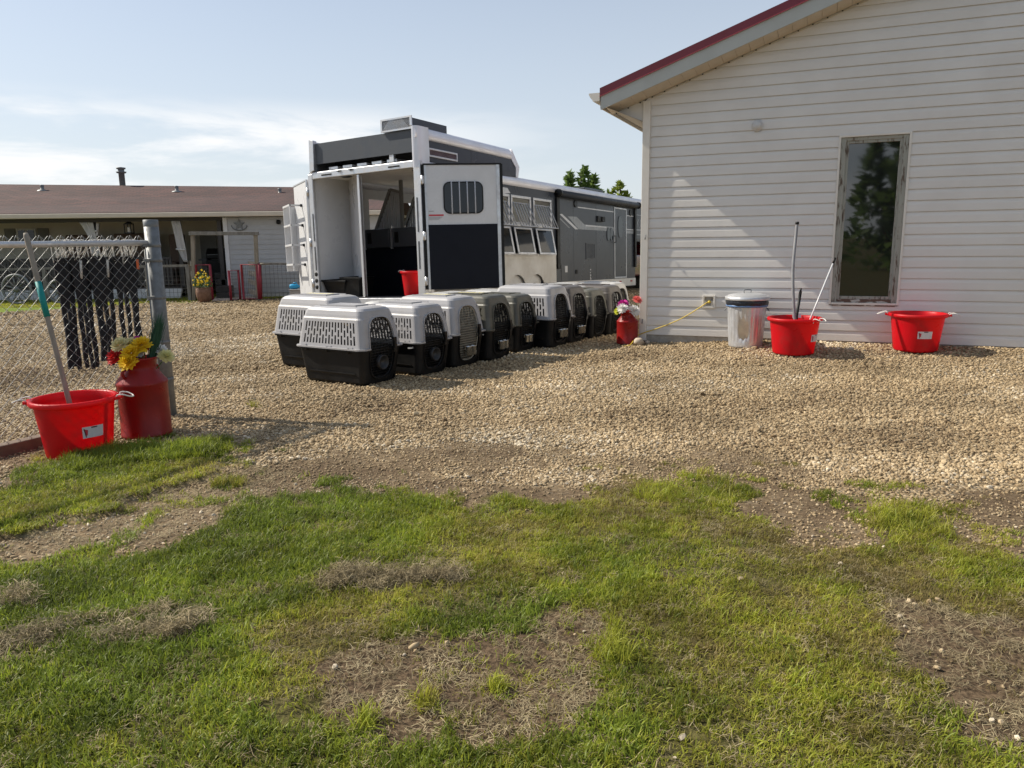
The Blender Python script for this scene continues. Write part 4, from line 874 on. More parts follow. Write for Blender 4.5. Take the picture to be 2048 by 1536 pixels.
    for i in range(n):
        j = (i+1) % n; a, b = hole[i], hole[j]; c_, d_ = outer(i), outer(j); mbx = tp if i < n//2 else bt
        P3 = lambda p, e=0: (xf(min(p[1], .5))*1.0+(0 if p[1] < .5 else xf(p[1])-xf(.5))+e, p[0], p[1])
        mbx.quad(P3(a), P3(c_), P3(d_), P3(b), 0, False)
        mbx.quad(P3(a), P3(b), P3(b, -.03), P3(a, -.03), 0, True)      # return of the opening
        mid = lambda p, q: (p[0]+(q[0]-p[0])*.18, p[1]+(q[1]-p[1])*.18)
        mbx.quad(P3(a, .010), P3(mid(a, c_), .010), P3(mid(b, d_), .010), P3(b, .010), 0, True); mbx.quad(P3(mid(a, c_), .010), P3(mid(a, c_), 0), P3(mid(b, d_), 0), P3(mid(b, d_), .010), 0, True); mbx.quad(P3(a, .010), P3(b, .010), P3(b), P3(a), 0, True)
    # rim flange all round except across the door
    def flange(mb, z, e, th):
        loop = []
        for q in range(4):
            a, b = hl(z); r = CR; cx, cy = (a-r)*(1 if q in (0, 3) else -1), (b-r)*(1 if q in (0, 1) else -1)
            loop += [(cx+(r+e)*math.cos(q*math.pi/2+math.pi/2*i/5), cy+(r+e)*math.sin(q*math.pi/2+math.pi/2*i/5), z) for i in range(6)]
        start = 23+1; inner = [p for q in range(4) for p in corner(z, CR, q)]
        L2 = loop; n_ = len(loop)
        for i in range(n_-1):       # the closing span (front) stays open for the door
            a, b = L2[i], L2[i+1]; c_, d_ = inner[i], inner[i+1]; up_ = lambda p: (p[0], p[1], p[2]+th)
            mb.quad(c_, a, b, d_); mb.quad(up_(c_), up_(d_), up_(b), up_(a)); mb.quad(a, up_(a), up_(b), b)
        for sg in (-1, 1):
            a, b = hl(z); mb.box(a-.03, sg*(OW+.012) if sg > 0 else -(b-CR)-.005, z, a+e*.8, (b-CR)+.005 if sg > 0 else sg*(OW+.012), z+th)
    flange(tp, RIM+.003, .020, .013); flange(bt, RIM-.014, .016, .013)
    for sy in (-1, 1):
        for t_ in (-.9, 0, .75): 
            a, b = hl(RIM); tp.box((a-CR)*t_-.03, sy*b-.012+(0 if sy > 0 else 0), RIM+.004, (a-CR)*t_+.03, sy*b+.012, RIM+.03)
    # handle pad on top
    return tp, bt
def wire_door(step_y, step_z, r, frame_r):
    mb = MB(); hole = opening(48)
    P3 = lambda p: (xf(min(p[1], .5))+(0 if p[1] < .5 else xf(p[1])-xf(.5))-.012, p[0]*.985, RIM+(p[1]-RIM)*.985)
    mb.tube([P3(p) for p in hole], frame_r, 6, closed=True)
    yy = np.array([p[0] for p in hole]); zz = np.array([p[1] for p in hole])
    k = int(OW/step_y)
    for i in range(-k, k+1):
        y = i*step_y; c = min(1, abs(y)/OW); s = (1-c**(1/.62*1.0*1))
        th = math.acos(min(1, (abs(y)/OW)**(1/.62))); sn = math.sin(th)**.72
        z0, z1 = RIM-(RIM-OB)*sn, RIM+(OT-RIM)*sn
        if z1-z0 > .05: mb.tube([P3((y, z0)), P3((y, RIM)), P3((y, z1))], r, 5)
    z = OB+step_z*.5
    while z < OT-.01:
        hz = (OT-RIM) if z > RIM else (RIM-OB); sn = (abs(z-RIM)/hz)**(1/.72); y = OW*max(0, math.cos(math.asin(min(1, sn))))**.62
        if y > .02: mb.tube([P3((-y, z)), P3((y, z))], r, 5)
        z += step_z
    return mb
TOPM, BOTM = crate_meshes(None)
def mesh_of(mb, name, mats):
    o = mb.build(name, mats); m_ = o.data; bpy.data.objects.remove(o); return m_
crate_top = {k: mesh_of(TOPM, 'top_shell', M[k]) for k in ('crategrey', 'crateolive', 'cratetaupe', 'cratewhite')}
crate_bot = mesh_of(BOTM, 'bottom_shell', M['cratebottom'])
door_fine = {False: mesh_of(wire_door(.019, .024, .0022, .004), 'wire_door', M['wire']), True: mesh_of(wire_door(.019, .024, .0022, .005), 'wire_door', M['wirebeige'])}
mbc = MB(); 
for y0 in (-.07, .005): mbc.lathe([(.0, 0), (.030, 0), (.034, .01), (.036, .085), (.038, .09), (.034, .088), (.030, .01), (0, .008)], 16, (xf(.14)+.034, y0+.032, .11), a0=0)
mbc.box(xf(.2)+.0, -.075, .165, xf(.2)+.012, .075, .2)
cup_mesh = mesh_of(mbc, 'water_cup', M['steel'])
mbd = MB().lathe([(.0, 0), (.055, .0), (.062, .012), (.064, .05), (.058, .052), (.05, .014), (0, .01)], 20); q = Matrix.Rotation(R(90), 3, 'Y'); mbd.v = [tuple(q @ Vector(v)+Vector((xf(.2)+.002, -.03, .2))) for v in mbd.v]
dish_mesh = mesh_of(mbd, 'food_dish', mat('dark_grey_dish', (.022,.022,.024), .5))
mbl = MB(); mbl.box(xf(.33)-.0, OW-.03, .27, xf(.33)+.012, OW+.012, .40); mbl.box(xf(.33)+.01, OW-.026, .30, xf(.33)+.02, OW-.005, .37)
latch_mesh = mesh_of(mbl, 'latch', M['black'])
mbn = MB()
mbn.lathe([(.0, .018), (.010, .018), (.012, .01), (.012, -.026), (0, -.026)], 8)
nut_mesh = mesh_of(mbn, 'rim_bolt', M['black'])
mbw = MB()
a, b = hl(RIM)
mbw.obox((a-.12, -.012, RIM-.05), (.055, 0, .006), (0, .024, 0), (0, 0, .016))
tab_mesh = mesh_of(mbw, 'side_latch', M['cratewhite'])
mbs = MB(); rs = random.Random(3)
for i in range(5): mbs.box(-.15+i*.062, -.03+rs.uniform(-.01, .01), .6925, -.10+i*.062+rs.uniform(0, .012), .035+rs.uniform(-.01, .01), .6935, 0)
stick_mesh = mesh_of(mbs, 'warning_sticker', M['yellow'])
def put(nm, me_, par):
    o = bpy.data.objects.new(nm, me_); col.objects.link(o); o.parent = par; return o
CYAW = R(-34)
FX = Vector((math.cos(CYAW), math.sin(CYAW), 0)); FY = Vector((-FX.y, FX.x, 0))
def crate(label, px, py, Htot, kind, cup=None, beige=False, sticker=False, yaw=0, wsc=1., lsc=1., pos=None, grp='pet crates lined up on the gravel', tab=False):
    sc = Htot/.68; y = CYAW+yaw
    if pos is None:
        p = GG(px, py); fx = Vector((math.cos(y), math.sin(y), 0)); fy = Vector((-fx.y, fx.x, 0))
        c = p-fx*(.345*sc*lsc)+fy*(.185*sc*wsc)
    else: c = Vector(pos)
    c.z = float(ground_z(c.x, c.y))+.004
    r = thing('pet_crate', label, 'pet crate', c, y, grp); r.scale = (sc*lsc, sc*wsc, sc)
    put('top_shell', crate_top[kind], r); put('bottom_shell', crate_bot, r); d = put('wire_door', door_fine[beige], r)
    put('latch', latch_mesh, d); a, b = hl(RIM)
    for t_ in (-.78, -.05, .7):
        for sy in (-1, 1): put('rim_bolt', nut_mesh, r).location = ((a-CR)*t_, sy*(b+.012), RIM)
    if cup == 'cup': put('water_cup', cup_mesh, d)
    if cup == 'dish': put('food_dish', dish_mesh, d)
    if sticker: put('warning_sticker', stick_mesh, r)
    if tab:
        for sy in (-1, 1): put('side_latch', tab_mesh, r).location = (0, sy*(b+.004), 0)
    return r
FRONT = [
 ('nearest pet crate at the front end of the row, light grey top, black base', 731, 773, .75, 'crategrey', 'dish', False, False),
 ('light grey crate second from the front, low, a dish on its door', 840, 753, .725, 'crategrey', 'dish', False, False),
 ('taller grey crate with a beige wire door and yellow sticker, third from the front', 909, 736, .765, 'crategrey', 'cup', True, True),
 ('olive crate with a yellow sticker next behind the beige wire door crate', 978, 722, .745, 'crateolive', 'cup', False, True),
 ('olive crate with a bright steel cup, in front of the large pale crate', 1033, 706, .70, 'crateolive', 'cup', False, False),
 ('large pale grey crate in the middle of the row with a wide steel cup', 1100, 697, .785, 'crategrey', 'cup', False, False),
 ('brown taupe crate with steel cups right of the large pale grey crate', 1139, 687, .755, 'cratetaupe', 'cup', False, False),
 ('olive crate eighth in the row, left of the last crate by the red can', 1182, 678, .68, 'crateolive', None, False, False),
 ('brown taupe crate half hidden behind the flowers of the short red can', 1217, 671, .71, 'cratetaupe', None, False, False)]
for i, (lb, px, py, h_, kd, cp, bg_, st_) in enumerate(FRONT):
    crate(lb, px, py, h_, kd, cp, bg_, st_, yaw=R([1.5, -1, 0, 1, -1, 1.5, 0, -1, 1][i]), tab=i in (1, 3, 4, 6), wsc=[1.0, .97, 1.0, .98, .92, 1.02, .95, .95, .95][i])
# second row behind, only tops and a few sides in view
BACK = [
 ('light grey crate behind the nearest one with a yellow sticker on its roof', (-2.13, 8.47), .80, 'crategrey', True, 0),
 ('light grey crate in the back row under the open trailer doorway', (-1.42, 9.15), .655, 'cratewhite', False, 1),
 ('pale grey crate in the back row left of the navy trailer door', (-.72, 10.1), .69, 'cratewhite', False, -1),
 ('pale crate in the back row straight below the navy trailer door', (-.30, 10.75), .67, 'cratewhite', False, 2),
 ('blue grey crate in the back row below the trailer wheels', (.80, 11.2), .70, 'crategrey', False, -10),
 ('pale crate in the back row below the grey trailer side', (.88, 11.75), .70, 'cratewhite', False, 0),
 ('pale grey crate farthest back beside the building corner', (1.42, 12.1), .70, 'cratewhite', False, 1)]
for lb, (x_, y_), h_, kd, st_, yw in BACK: crate(lb, 0, 0, h_, kd, None, False, st_, yaw=R(yw), pos=(x_, y_, 0))

# ================================================================== HORSE TRAILER
M['barpaint'] = mat('pale_grey_bar_paint', (.42,.44,.48), .45)
TX_ = Vector((.855, -.519, .030)); TY_ = Vector((.519, .854, -.026)); TZ_ = TX_.cross(TY_)
TX_.normalize(); TZ_.normalize(); TY_ = TZ_.cross(TX_)
TO = Vector((-1.465, 12.623, 2.676))
Tmat = Matrix(((TX_.x, TY_.x, TZ_.x, TO.x), (TX_.y, TY_.y, TZ_.y, TO.y), (TX_.z, TY_.z, TZ_.z, TO.z), (0,0,0,1)))
BASEZ = -2.674
trl = thing('horse_trailer', 'long grey and white horse trailer with its rear doors open and awning rolled up', 'horse trailer', mat=Tmat @ Matrix.Translation((0, 0, BASEZ)))
class TM(MB):
    def go(s, name, m, parent=None, **k):
        par = parent or trl; s.v = [(v[0], v[1], v[2]-BASEZ) for v in s.v]; return s.build(name, m, par, **k)
WT = -2.47; LB = 9.2; LN = 12.0; FLR = -2.2; T = .05
# floor, roof, side walls (the right hand wall has real window openings)
TM().box(WT+.02, .02, FLR-.1, -.02, LB, FLR).go('floor', M['navy'])
m = TM().box(WT+.03, .0, -.045, -.03, LN, -.005)
m.go('roof', M['white'])
mb = TM()
wins = [(2.02, 2.79), (2.85, 3.62), (3.72, 4.5)]; wz0, wz1 = -.95, -.355
def wall_with_holes(mb, x0, x1, y0, y1, z0, z1, holes, hz0, hz1, m_=0):
    mb.box(x0, y0, z0, x1, y1, hz0, m_); mb.box(x0, y0, hz1, x1, y1, z1, m_); ys = [y0]+[v for h in holes for v in h]+[y1]
    for a, b in zip(ys[0::2], ys[1::2]): mb.box(x0, a, hz0, x1, b, hz1, m_)
wall_with_holes(mb, -.05, 0, .0, 4.7, -1.49, -.18, wins, wz0+.05, wz1-.05); mb.box(-.05, 4.7, FLR, 0, LB, -.18); mb.box(-.05, LB, -1.07, 0, LN, -.22)
mb.go('side_wall', M['grey'])
mb = TM(); wall_with_holes(mb, WT, WT+.05, .03, 4.7, FLR, -.18, [(1.50, 2.15), (2.45, 3.05), (3.5, 4.2)], -.95, -.36); mb.box(WT, 4.7, FLR, WT+.05, LB, -.18); mb.box(WT, LB, -1.07, WT+.05, LN, -.22)
mb.go('side_wall', M['white'])
TM().box(WT+.05, LB-.05, FLR, -.05, LB, -.05).box(WT+.05, LN-.05, -1.07, -.05, LN, -.05).box(WT+.03, LB, -1.12, -.03, LN, -1.07).go('front_wall', M['grey'])
# rounded aluminium roof rails
def rail(x, y0, y1, zt, r, sx): 
    m_ = TM(); n = 8; P_ = [(x-sx*.11, zt)]+[(x-sx*r+sx*r*math.sin(math.pi/2*i/n), zt-r+r*math.cos(math.pi/2*i/n)) for i in range(n+1)]+[(x, zt-.185), (x-sx*.03, zt-.19)]
    k = len(P_); m_.add([(a, y0, b) for a, b in P_]+[(a, y1, b) for a, b in P_], [(i, i+1, k+i+1, k+i) for i in range(k-1)], 0, True); return m_
rail(.012, 2.55, LN, .005, .09, 1).go('roof_rail', M['alu']); rail(WT-.012, 0.0, LN, .005, .09, -1).go('roof_rail', M['alu']); rail(.012, .06, 2.56, .0, .06, 1).go('roof_rail', M['alu'])
# rear frame of the doorway
mb = TM(); mb.box(WT-.01, -.012, FLR-.08, WT+.10, .05, -.03); mb.box(-.10, -.012, FLR-.08, .045, .05, -.02); mb.box(WT+.1, -.012, -.125, -.10, .05, -.008); mb.box(WT+.1, -.03, FLR-.14, -.1, .06, FLR-.02)
mb.go('rear_frame', M['alud'], bevel=.012)
for x0 in (WT+.33, -.62): TM().box(x0, -.02, -.085, x0+.24, -.012, -.058).go('clearance_light', M['black'], bevel=.004)
for x0 in (-1.72, -1.44): TM().tube([(x0, -.014, -.03), (x0, -.03, -.03), (x0+.01, -.034, -.055)], .012, 8).box(x0-.05, -.022, -.045, x0+.05, -.012, -.02).go('door_catch', M['galvd'])
for k, z in enumerate((-1.79, -1.905, -2.02)): TM().lathe([(0, .006), (.032, .006), (.04, .0), (.04, -.01)], 20, (WT+.05, 0, 0)).go('tail_lamp', M['black']).matrix_local = Matrix.Translation((WT+.05, -.013, z-BASEZ)) @ Matrix.Rotation(R(90), 4, 'X') @ Matrix.Translation((-WT-.05, 0, BASEZ))
for x0, z0, z1 in ((WT+.062, -1.2, -.72), (WT+.062, -1.72, -1.3), (-.045, -1.15, -.6), (-.045, -1.75, -1.3)): TM().box(x0-.012, -.017, z0, x0+.012, -.0125, z1).go('lamp_strip', M['greydk'])
for z in (-.33, -1.22, -1.95): TM().tube([(.07, -.005, z-.07), (.07, -.005, z+.07)], .022, 10).box(.03, -.02, z-.06, .1, .01, z+.06).go('door_hinge', M['alud']); TM().tube([(WT-.04, -.005, z-.07), (WT-.04, -.005, z+.07)], .022, 10).go('door_hinge', M['alud'])
TM().box(.0, .05, FLR, .02, .27, -.2).go('rear_corner_post', M['alud'], bevel=.006)
M['bounce_lining'] = mat('pale_bounce_lining', (.7,.7,.69), .5)
# interior: slanted tack wall at the left, stalls with mangers and ribbed dividers behind it
mb = TM(); mb.prism([(WT+.05, .95, FLR), (-1.31, .06, FLR), (-1.28, .06, FLR), (WT+.05, .99, FLR)], (0, 0, 2.15)); mb.box(WT+.051, .05, FLR, WT+.056, .95, -.05)
mb.go('tack_wall', M['white']); TM().box(WT+.05, .05, -.06, -.05, 4.6, -.047).go('ceiling_lining', mat('white_ceiling', (.86,.86,.84), .5)); TM().box(-.052, 1.4, -1.49, -.050, 4.6, -1.02).go('wall_lining', M['trim'])
TM().box(-1.335, .0, FLR, -1.285, .06, -.13).go('partition_post', M['alud'], bevel=.006); TM().box(WT+.06, 1.27, FLR, -.06, 1.31, -1.30).go('stall_mat', M['navy']); TM().box(-.065, .05, FLR, -.052, 4.6, -1.49).go('wall_lining', M['bounce_lining']); TM().box(WT+.06, 1.32, FLR+.004, -.07, 4.58, FLR+.02).go('stall_bounce_floor', M['bounce_lining'])  # pale floor and lower wall lining, unseen, added to bounce sun into the stalls
TM().box(WT+.05, 4.6, FLR, -.05, 4.65, -.05).go('stall_wall', mat('grey_white_stall_lining', (.85,.85,.83), .5))
M['lining'] = mat('white_lining', (.85,.85,.84), .5)
M['divider'] = mat('dull_aluminium_divider', (.6,.61,.63), .5, .2); M['divframe'] = mat('grey_divider_frame', (.24,.24,.23), .6)
for Y_, TL_, TR_, BR_, BL_ in ((1.55, (-1.905, -.217), (-1.65, -.286), (-1.646, -.98), (-2.31, -.96)), (2.0, (-1.67, -.35), (-1.15, -.38), (-1.15, -.99), (-2.0, -.99))):
    n_ = 15; m_ = TM()
    for i in range(n_):
        x0 = BL_[0]+(BR_[0]-BL_[0])*i/n_; x1 = BL_[0]+(BR_[0]-BL_[0])*(i+.62)/n_
        top_ = lambda x: TL_[1]+(TR_[1]-TL_[1])*(x-TL_[0])/(TR_[0]-TL_[0]) if x > TL_[0] else BL_[1]+(TL_[1]-BL_[1])*(x-BL_[0])/(TL_[0]-BL_[0])
        if top_(x0) > BL_[1]+.02: m_.prism([(x0, Y_, BL_[1]), (x1, Y_, BR_[1]), (x1, Y_, top_(x1)), (x0, Y_, top_(x0))], (0, .02, 0))
    m_.prism([(BL_[0]+.02, Y_+.02, BL_[1]), (BR_[0], Y_+.02, BR_[1]), (TR_[0], Y_+.02, TR_[1]), (TL_[0], Y_+.02, TL_[1])], (0, .01, 0)); dv = m_.go('stall_divider', M['divider'])
    m_ = TM(); m_.bar((BL_[0], Y_, BL_[1]), (TL_[0], Y_, TL_[1]), .06, .05, up=(0,1,0)).bar((TL_[0], Y_, TL_[1]), (TR_[0], Y_, TR_[1]), .05, .05, up=(0,1,0)).bar((TR_[0], Y_+.01, FLR), (TR_[0], Y_+.01, -.06), .06, .05, up=(0,1,0)); m_.go('divider_frame', M['divframe'], dv)
for x0, x1, y0 in ((-2.27, -1.67, 1.17), (-1.64, -1.02, 1.21)):
    t_ = TM().box(x0, y0, -1.32, x1, y0+.04, -.97).box(x0, y0+.04, -1.32, x1, y0+.1, -1.28).go('manger', M['greydk'], bevel=.012)
    TM().box(x0-.02, y0-.02, -1.35, x0+.012, y0+.02, -.93).go('manger_post', M['alud'], t_); TM().box(x0+.07, y0-.008, -1.24, x0+.16, y0-.001, -1.04).go('manger_slot', M['black'], t_)
for cx_, cy_ in ((-1.99, .45), (-.55, .7)): TM().lathe([(0, -.02), (.07, -.02), (.1, -.005), (.11, .0)], 24, (cx_, cy_, -.062)).go('dome_light', M['greydk'])
# upper pod over the rear (hay pod) with its fascia, fins, vents and rounded rail
HB = 2.93; HT = .47
TM().box(WT+.05, .04, .0, WT+.09, HB, HT).box(WT+.09, HB-.04, 0, -.05, HB, HT-.02).go('pod_wall', M['grey'])
mb = TM(); mb.prism([(-.012, .1, -.16), (-.012, 3.13, -.0), (-.012, 3.16, .18), (-.012, 2.93, .45), (-.012, .1, .45)], (-.03, 0, 0)); mb.box(-.05, .1, -.16, -.012, 2.6, 0.0); mb.go('pod_wall', M['grey'])
mb = TM(); n = 8; Pq = [(-.13, .535)]+[(-.10+.115*math.sin(math.pi/2*i/n), .42+.115*math.cos(math.pi/2*i/n)) for i in range(n+1)]+[(.015, .345), (-.012, .335)]; k = len(Pq)
path = [(-.06, 0), (2.90, -.02)]
vs = [(a, y, b+dz) for y, dz in path for a, b in Pq]; fs = [(i, i+1, k+i+1, k+i) for i in range(k-1)]; mb.add(vs, fs, 0, True)
mb.prism([(-.0, 2.90, .335), (-.0, 2.935, .51), (-.0, 3.22, .19), (-.0, 3.16, -.01), (-.0, 3.08, -.01), (-.0, 3.09, .17)], (-.06, 0, 0))
mb.go('pod_rail', M['alu'])
# the rounded upright at the rear corner
mb = TM(); n = 8; Pq = [(-.07, -.055)]+[(-.055+.09*math.sin(math.pi/2*i/n), .035-.09*math.cos(math.pi/2*i/n)) for i in range(n+1)]+[(.035, .26), (.01, .27)]; k = len(Pq)
mb.add([(a, b, z) for z in (-.13, .52) for a, b in Pq], [(i, i+1, k+i+1, k+i) for i in range(k-1)], 0, True); mb.go('pod_corner', M['alu'])
TM().prism([(WT+.06, -.03, -.01), (WT+.17, -.03, .02), (WT+.19, -.03, .525), (WT+.085, -.03, .56)], (0, .09, 0)).box(WT+.05, .05, 0, WT+.09, .6, .53).go('pod_fin', M['alud'], bevel=.006)
TM().box(WT+.17, .02, .13, -.07, .05, .478).go('pod_fascia', mat('mid_grey_fascia', (.085,.095,.11), .45, spec=.3))
TM().box(WT+.1, .3, .008, -.08, 2.9, .02).box(WT+.1, .75, .02, -.08, .78, .4).go('pod_floor', M['greydk'])
mb = TM()
for i in range(5): mb.box(WT+.45+i*.33, .06, .015, WT+.66+i*.33, .3, .06)
mb.box(-.62, .03, .015, -.53, .08, .15); mb.go('hay_rack', M['alud'])
TM().box(WT+.09, .1, HT-.02, -.05, HB, HT+.005).go('pod_roof', M['alud'])
vb = TM().box(-.73, .0, .49, -.09, .95, .66); vb.go('vent_box', M['grey'], bevel=.008)
m_ = TM(); m_.box(-.735, -.02, .485, -.085, .0, .51).box(-.735, -.02, .665, -.085, .0, .69).box(-.735, -.02, .51, -.70, .0, .665).box(-.125, -.02, .51, -.085, .0, .665).go('vent_frame', M['alud'])
TM().box(-.70, -.006, .51, -.125, -.003, .665).go('vent_recess', M['black'])
m_ = TM()
for i in range(24):
    x0 = -.70+i*.024
    for s in (1, -1):
        a = (x0 if s > 0 else x0, -.012, .51); e_ = min(.155, (-.125-x0) if s > 0 else (x0+.70))
        if e_ > .01: m_.bar((x0, -.012, .51), (x0+s*e_, -.012, .51+e_), .004, .004, up=(0,1,0))
m_.go('vent_grille', M['alud'])
def side_frame(y0, y1, z0, z1, w, x0, x1):
    return TM().box(x0, y0, z0, x1, y1, z0+w).box(x0, y0, z1-w, x1, y1, z1).box(x0, y0, z0+w, x1, y0+w, z1-w).box(x0, y1-w, z0+w, x1, y1, z1-w)
lv = side_frame(.28, 1.10, .075, .215, .028, -.01, .012).go('side_vent', M['alud'], bevel=.004)
TM().box(-.011, .3, .1, -.008, 1.08, .19).go('vent_recess', M['black'], lv)
m_ = TM()
for i in range(28): 
    y0 = .31+i*.027; m_.bar((-.002, y0, .1), (-.002, y0+.04, .19), .008, .004, up=(1,0,0))
m_.go('vent_grille', mat('pinkish_grille', (.3,.2,.22), .5), lv)
# stall windows: frame, drop bars swung out, lower sash hanging open
for y0, y1 in wins:
    w_ = side_frame(y0, y1, wz0, wz1, .05, -.02, .016).go('window', M['alud'], bevel=.005)
    zt, zb = wz0+.30, wz0+.02; out = .17; m_ = TM()
    m_ = TM(); m_.tube([(.02, y0+.06, -.50), (.02, y1-.12, -.50)], .010, 6); m_.tube([(.02+out, y0+.08, -.955), (.02+out, y1-.04, -.955)], .014, 6)
    for i in range(7):
        f = i/6; m_.tube([(.02, y0+.06+(y1-y0-.18)*f, -.50), (.02+out, y0+.08+(y1-y0-.12)*f, -.955)], .011, 6)
    m_.go('window_bars', M['barpaint'], w_)
    # glazed leaf hinged at the bottom of the opening and let down against the wall
    o = Vector((.02, y0+.03, wz0-.02)); ay = Vector((0, y1-y0-.06, 0)); az = Vector((.10, 0, -.53)); nx_ = Vector((.02, 0, .004)); L_ = TM()
    L_.obox(o, ay, az*.07, nx_); L_.obox(o+az*.93, ay, az*.07, nx_); L_.obox(o+az*.07, ay*.08, az*.86, nx_); L_.obox(o+az*.07+ay*.92, ay*.08, az*.86, nx_)
    lf = L_.go('window_leaf', M['alud'], w_, bevel=.005); TM().obox(o+az*.07+ay*.08+Vector((.006,0,0)), ay*.84, az*.86, (.006, 0, 0)).go('pane', M['smoke'], w_)
    TM().box(-.045, y0+.05, wz0+.05, -.038, y1-.05, wz0+.09).go('window_ledge', M['white'], w_)
TM().prism([(.0, 2.55, -.24), (.0, 2.72, -.24), (.0, 2.83, -.33), (.0, 2.55, -.36)], (.012, 0, 0)).go('corner_gusset', M['alud'])
# dusty white lower skin with ribs and the twin wheel arches
cyl = [(3.02, .345), (3.80, .345)]; zw = -2.26
top, bot = -1.49, -2.09
prof_b = [(4.66, bot)]; 
def arch(c, r): return [(c+r*math.cos(a), zw+r*math.sin(a)) for a in np.linspace(math.asin((bot-zw)/r), math.pi-math.asin((bot-zw)/r), 14)]
lo_edge = [(4.66, bot)]+arch(3.80, .36)+arch(3.02, .36)+[(.25, bot)]
mb = TM(); mb.prism([(.0, y, z) for y, z in [(.25, top), (4.66, top)]+lo_edge], (.02, 0, 0)); mb.go('lower_skin', M['whitedirty'])
for z in (-1.60, -1.70, -1.80, -1.90):
    TM().box(.02, .28, z, .026, 4.64, z+.012).go('skin_rib', M['whitedirty'])
TM().box(.02, .26, top-.02, .03, 4.66, top+.015).go('belt_trim', M['alud'])
for y0, r0 in cyl:
    w_ = TM(); pr_ = [(.0, -.12), (.2, -.12), (.33, -.10), (.355, -.06), (.355, .06), (.33, .10), (.22, .11), (.0, .11)]
    w_.lathe([(r_, z_) for r_, z_ in pr_], 36); w_.v = [(v[2]-.16, v[0]+y0, v[1]+zw-.06) for v in w_.v]; tyre = w_.go('wheel', M['rubber'])
    w_ = TM().lathe([(0, .03), (.05, .035), (.07, .02), (.17, .0), (.2, .02), (.215, .045)], 28); w_.v = [(v[2]-.09, v[0]+y0, v[1]+zw-.06) for v in w_.v]; w_.go('rim', M['alu'], tyre)
    w_ = TM().lathe([(r_, z_) for r_, z_ in pr_], 30); w_.v = [(v[2]+WT+.16, v[0]+y0, v[1]+zw-.06) for v in w_.v]; w_.go('wheel', M['rubber'])
TM().box(WT+.1, 1.9, -2.35, -.1, 4.9, -2.2).box(WT+.3, .3, -2.32, WT+.4, LB, -2.2).box(-.4, .3, -2.32, -.3, LB, -2.2).go('chassis', M['greydk'])
TM().box(-.05, .1, -2.12, .01, 2.6, -1.49).box(-.3, 4.1, -2.12, -.02, 4.7, -1.5).go('inner_skin', M['greydk'])
# awning, arms and fittings of the living quarters
mb = TM().tube([(.09, 4.72, -.20), (.09, 9.17, -.20)], .068, 16); mb.go('awning_roll', mat('dark_blue_grey_awning', (.03,.035,.045), .6, c2=(.045,.05,.06), scale=8))
TM().tube([(.09, 4.66, -.20), (.09, 4.73, -.20)], .085, 16).tube([(.09, 9.16, -.20), (.09, 9.22, -.20)], .085, 16).go('awning_end', M['black'])
TM().box(.0, 4.69, -1.80, .05, 4.82, -.12).go('awning_arm', M['black'], bevel=.01); TM().box(.0, 9.09, -1.80, .05, 9.20, -.12).go('awning_arm', M['black'], bevel=.01)
TM().tube([(.09, 4.8, -.27), (.09, 9.1, -.27)], .012, 8).go('awning_lip', M['black'])
def sphere_disc(name, y, z, ry, rz, th, m_, par=None):
    s_ = TM(); n = 28; vs = [(.002, y+ry*math.cos(a), z+rz*math.sin(a)) for a in np.linspace(0, 2*math.pi, n, endpoint=False)]; vs2 = [(.002+th, y+ry*.86*math.cos(a), z+rz*.86*math.sin(a)) for a in np.linspace(0, 2*math.pi, n, endpoint=False)]
    s_.add(vs+vs2, [(i, (i+1) % n, n+(i+1) % n, n+i) for i in range(n)]+[tuple(range(n, 2*n))], 0, False); return s_.go(name, m_, par)
sphere_disc('speaker', 5.652, -.36, .085, .085, .02, M['black']); sphere_disc('speaker', 8.87, -.40, .085, .085, .02, M['black'])
def decal(pts, x0, th, nm, m_): return TM().prism([(x0, y, z) for y, z in pts], (th, 0, 0)).go(nm, m_)
decal([(5.27, -.655), (5.71, -.645), (6.11, -.80), (7.80, -.80), (7.80, -.905), (5.82, -.918)], .001, .0015, 'paint_band', M['greylt'])
decal([(4.89, -.63), (4.995, -.614), (5.79, -.92), (5.645, -.928)], .001, .0025, 'paint_stripe', M['white']); decal([(4.87, -.72), (4.92, -.71), (5.38, -.905), (5.31, -.905)], .001, .0025, 'paint_stripe', M['greylt'])
for y0, y1, z in ((5.78, 7.79, -.43), (6.19, 7.34, -.822)): TM().box(.001, y0, z-.012, .0045, y1, z+.012).go('paint_stripe', M['white'])
for y0, y1, z in ((8.63, 9.08, -.48), (8.63, 9.08, -.83)): TM().box(.001, y0, z-.012, .0045, y1, z+.012).go('paint_stripe', M['white'])
TM().box(.001, 8.63, -.93, .003, 9.08, -.86).go('paint_band', M['greylt'])
TM().box(.0, 6.78, -.715, .035, 7.0, -.575).box(.0, 7.0, -.70, .06, 7.17, -.585).go('porch_lamp', M['black'], bevel=.008)
vt = side_frame(6.18, 6.67, -1.59, -1.22, .02, .0, .012).go('fridge_vent', M['greydk'])
m_ = TM()
for i in range(12): m_.obox((.001, 6.2, -1.57+i*.029), (0, .45, 0), (.010, 0, -.012), (0, 0, .012))
m_.go('vent_slats', M['greydk'], vt)
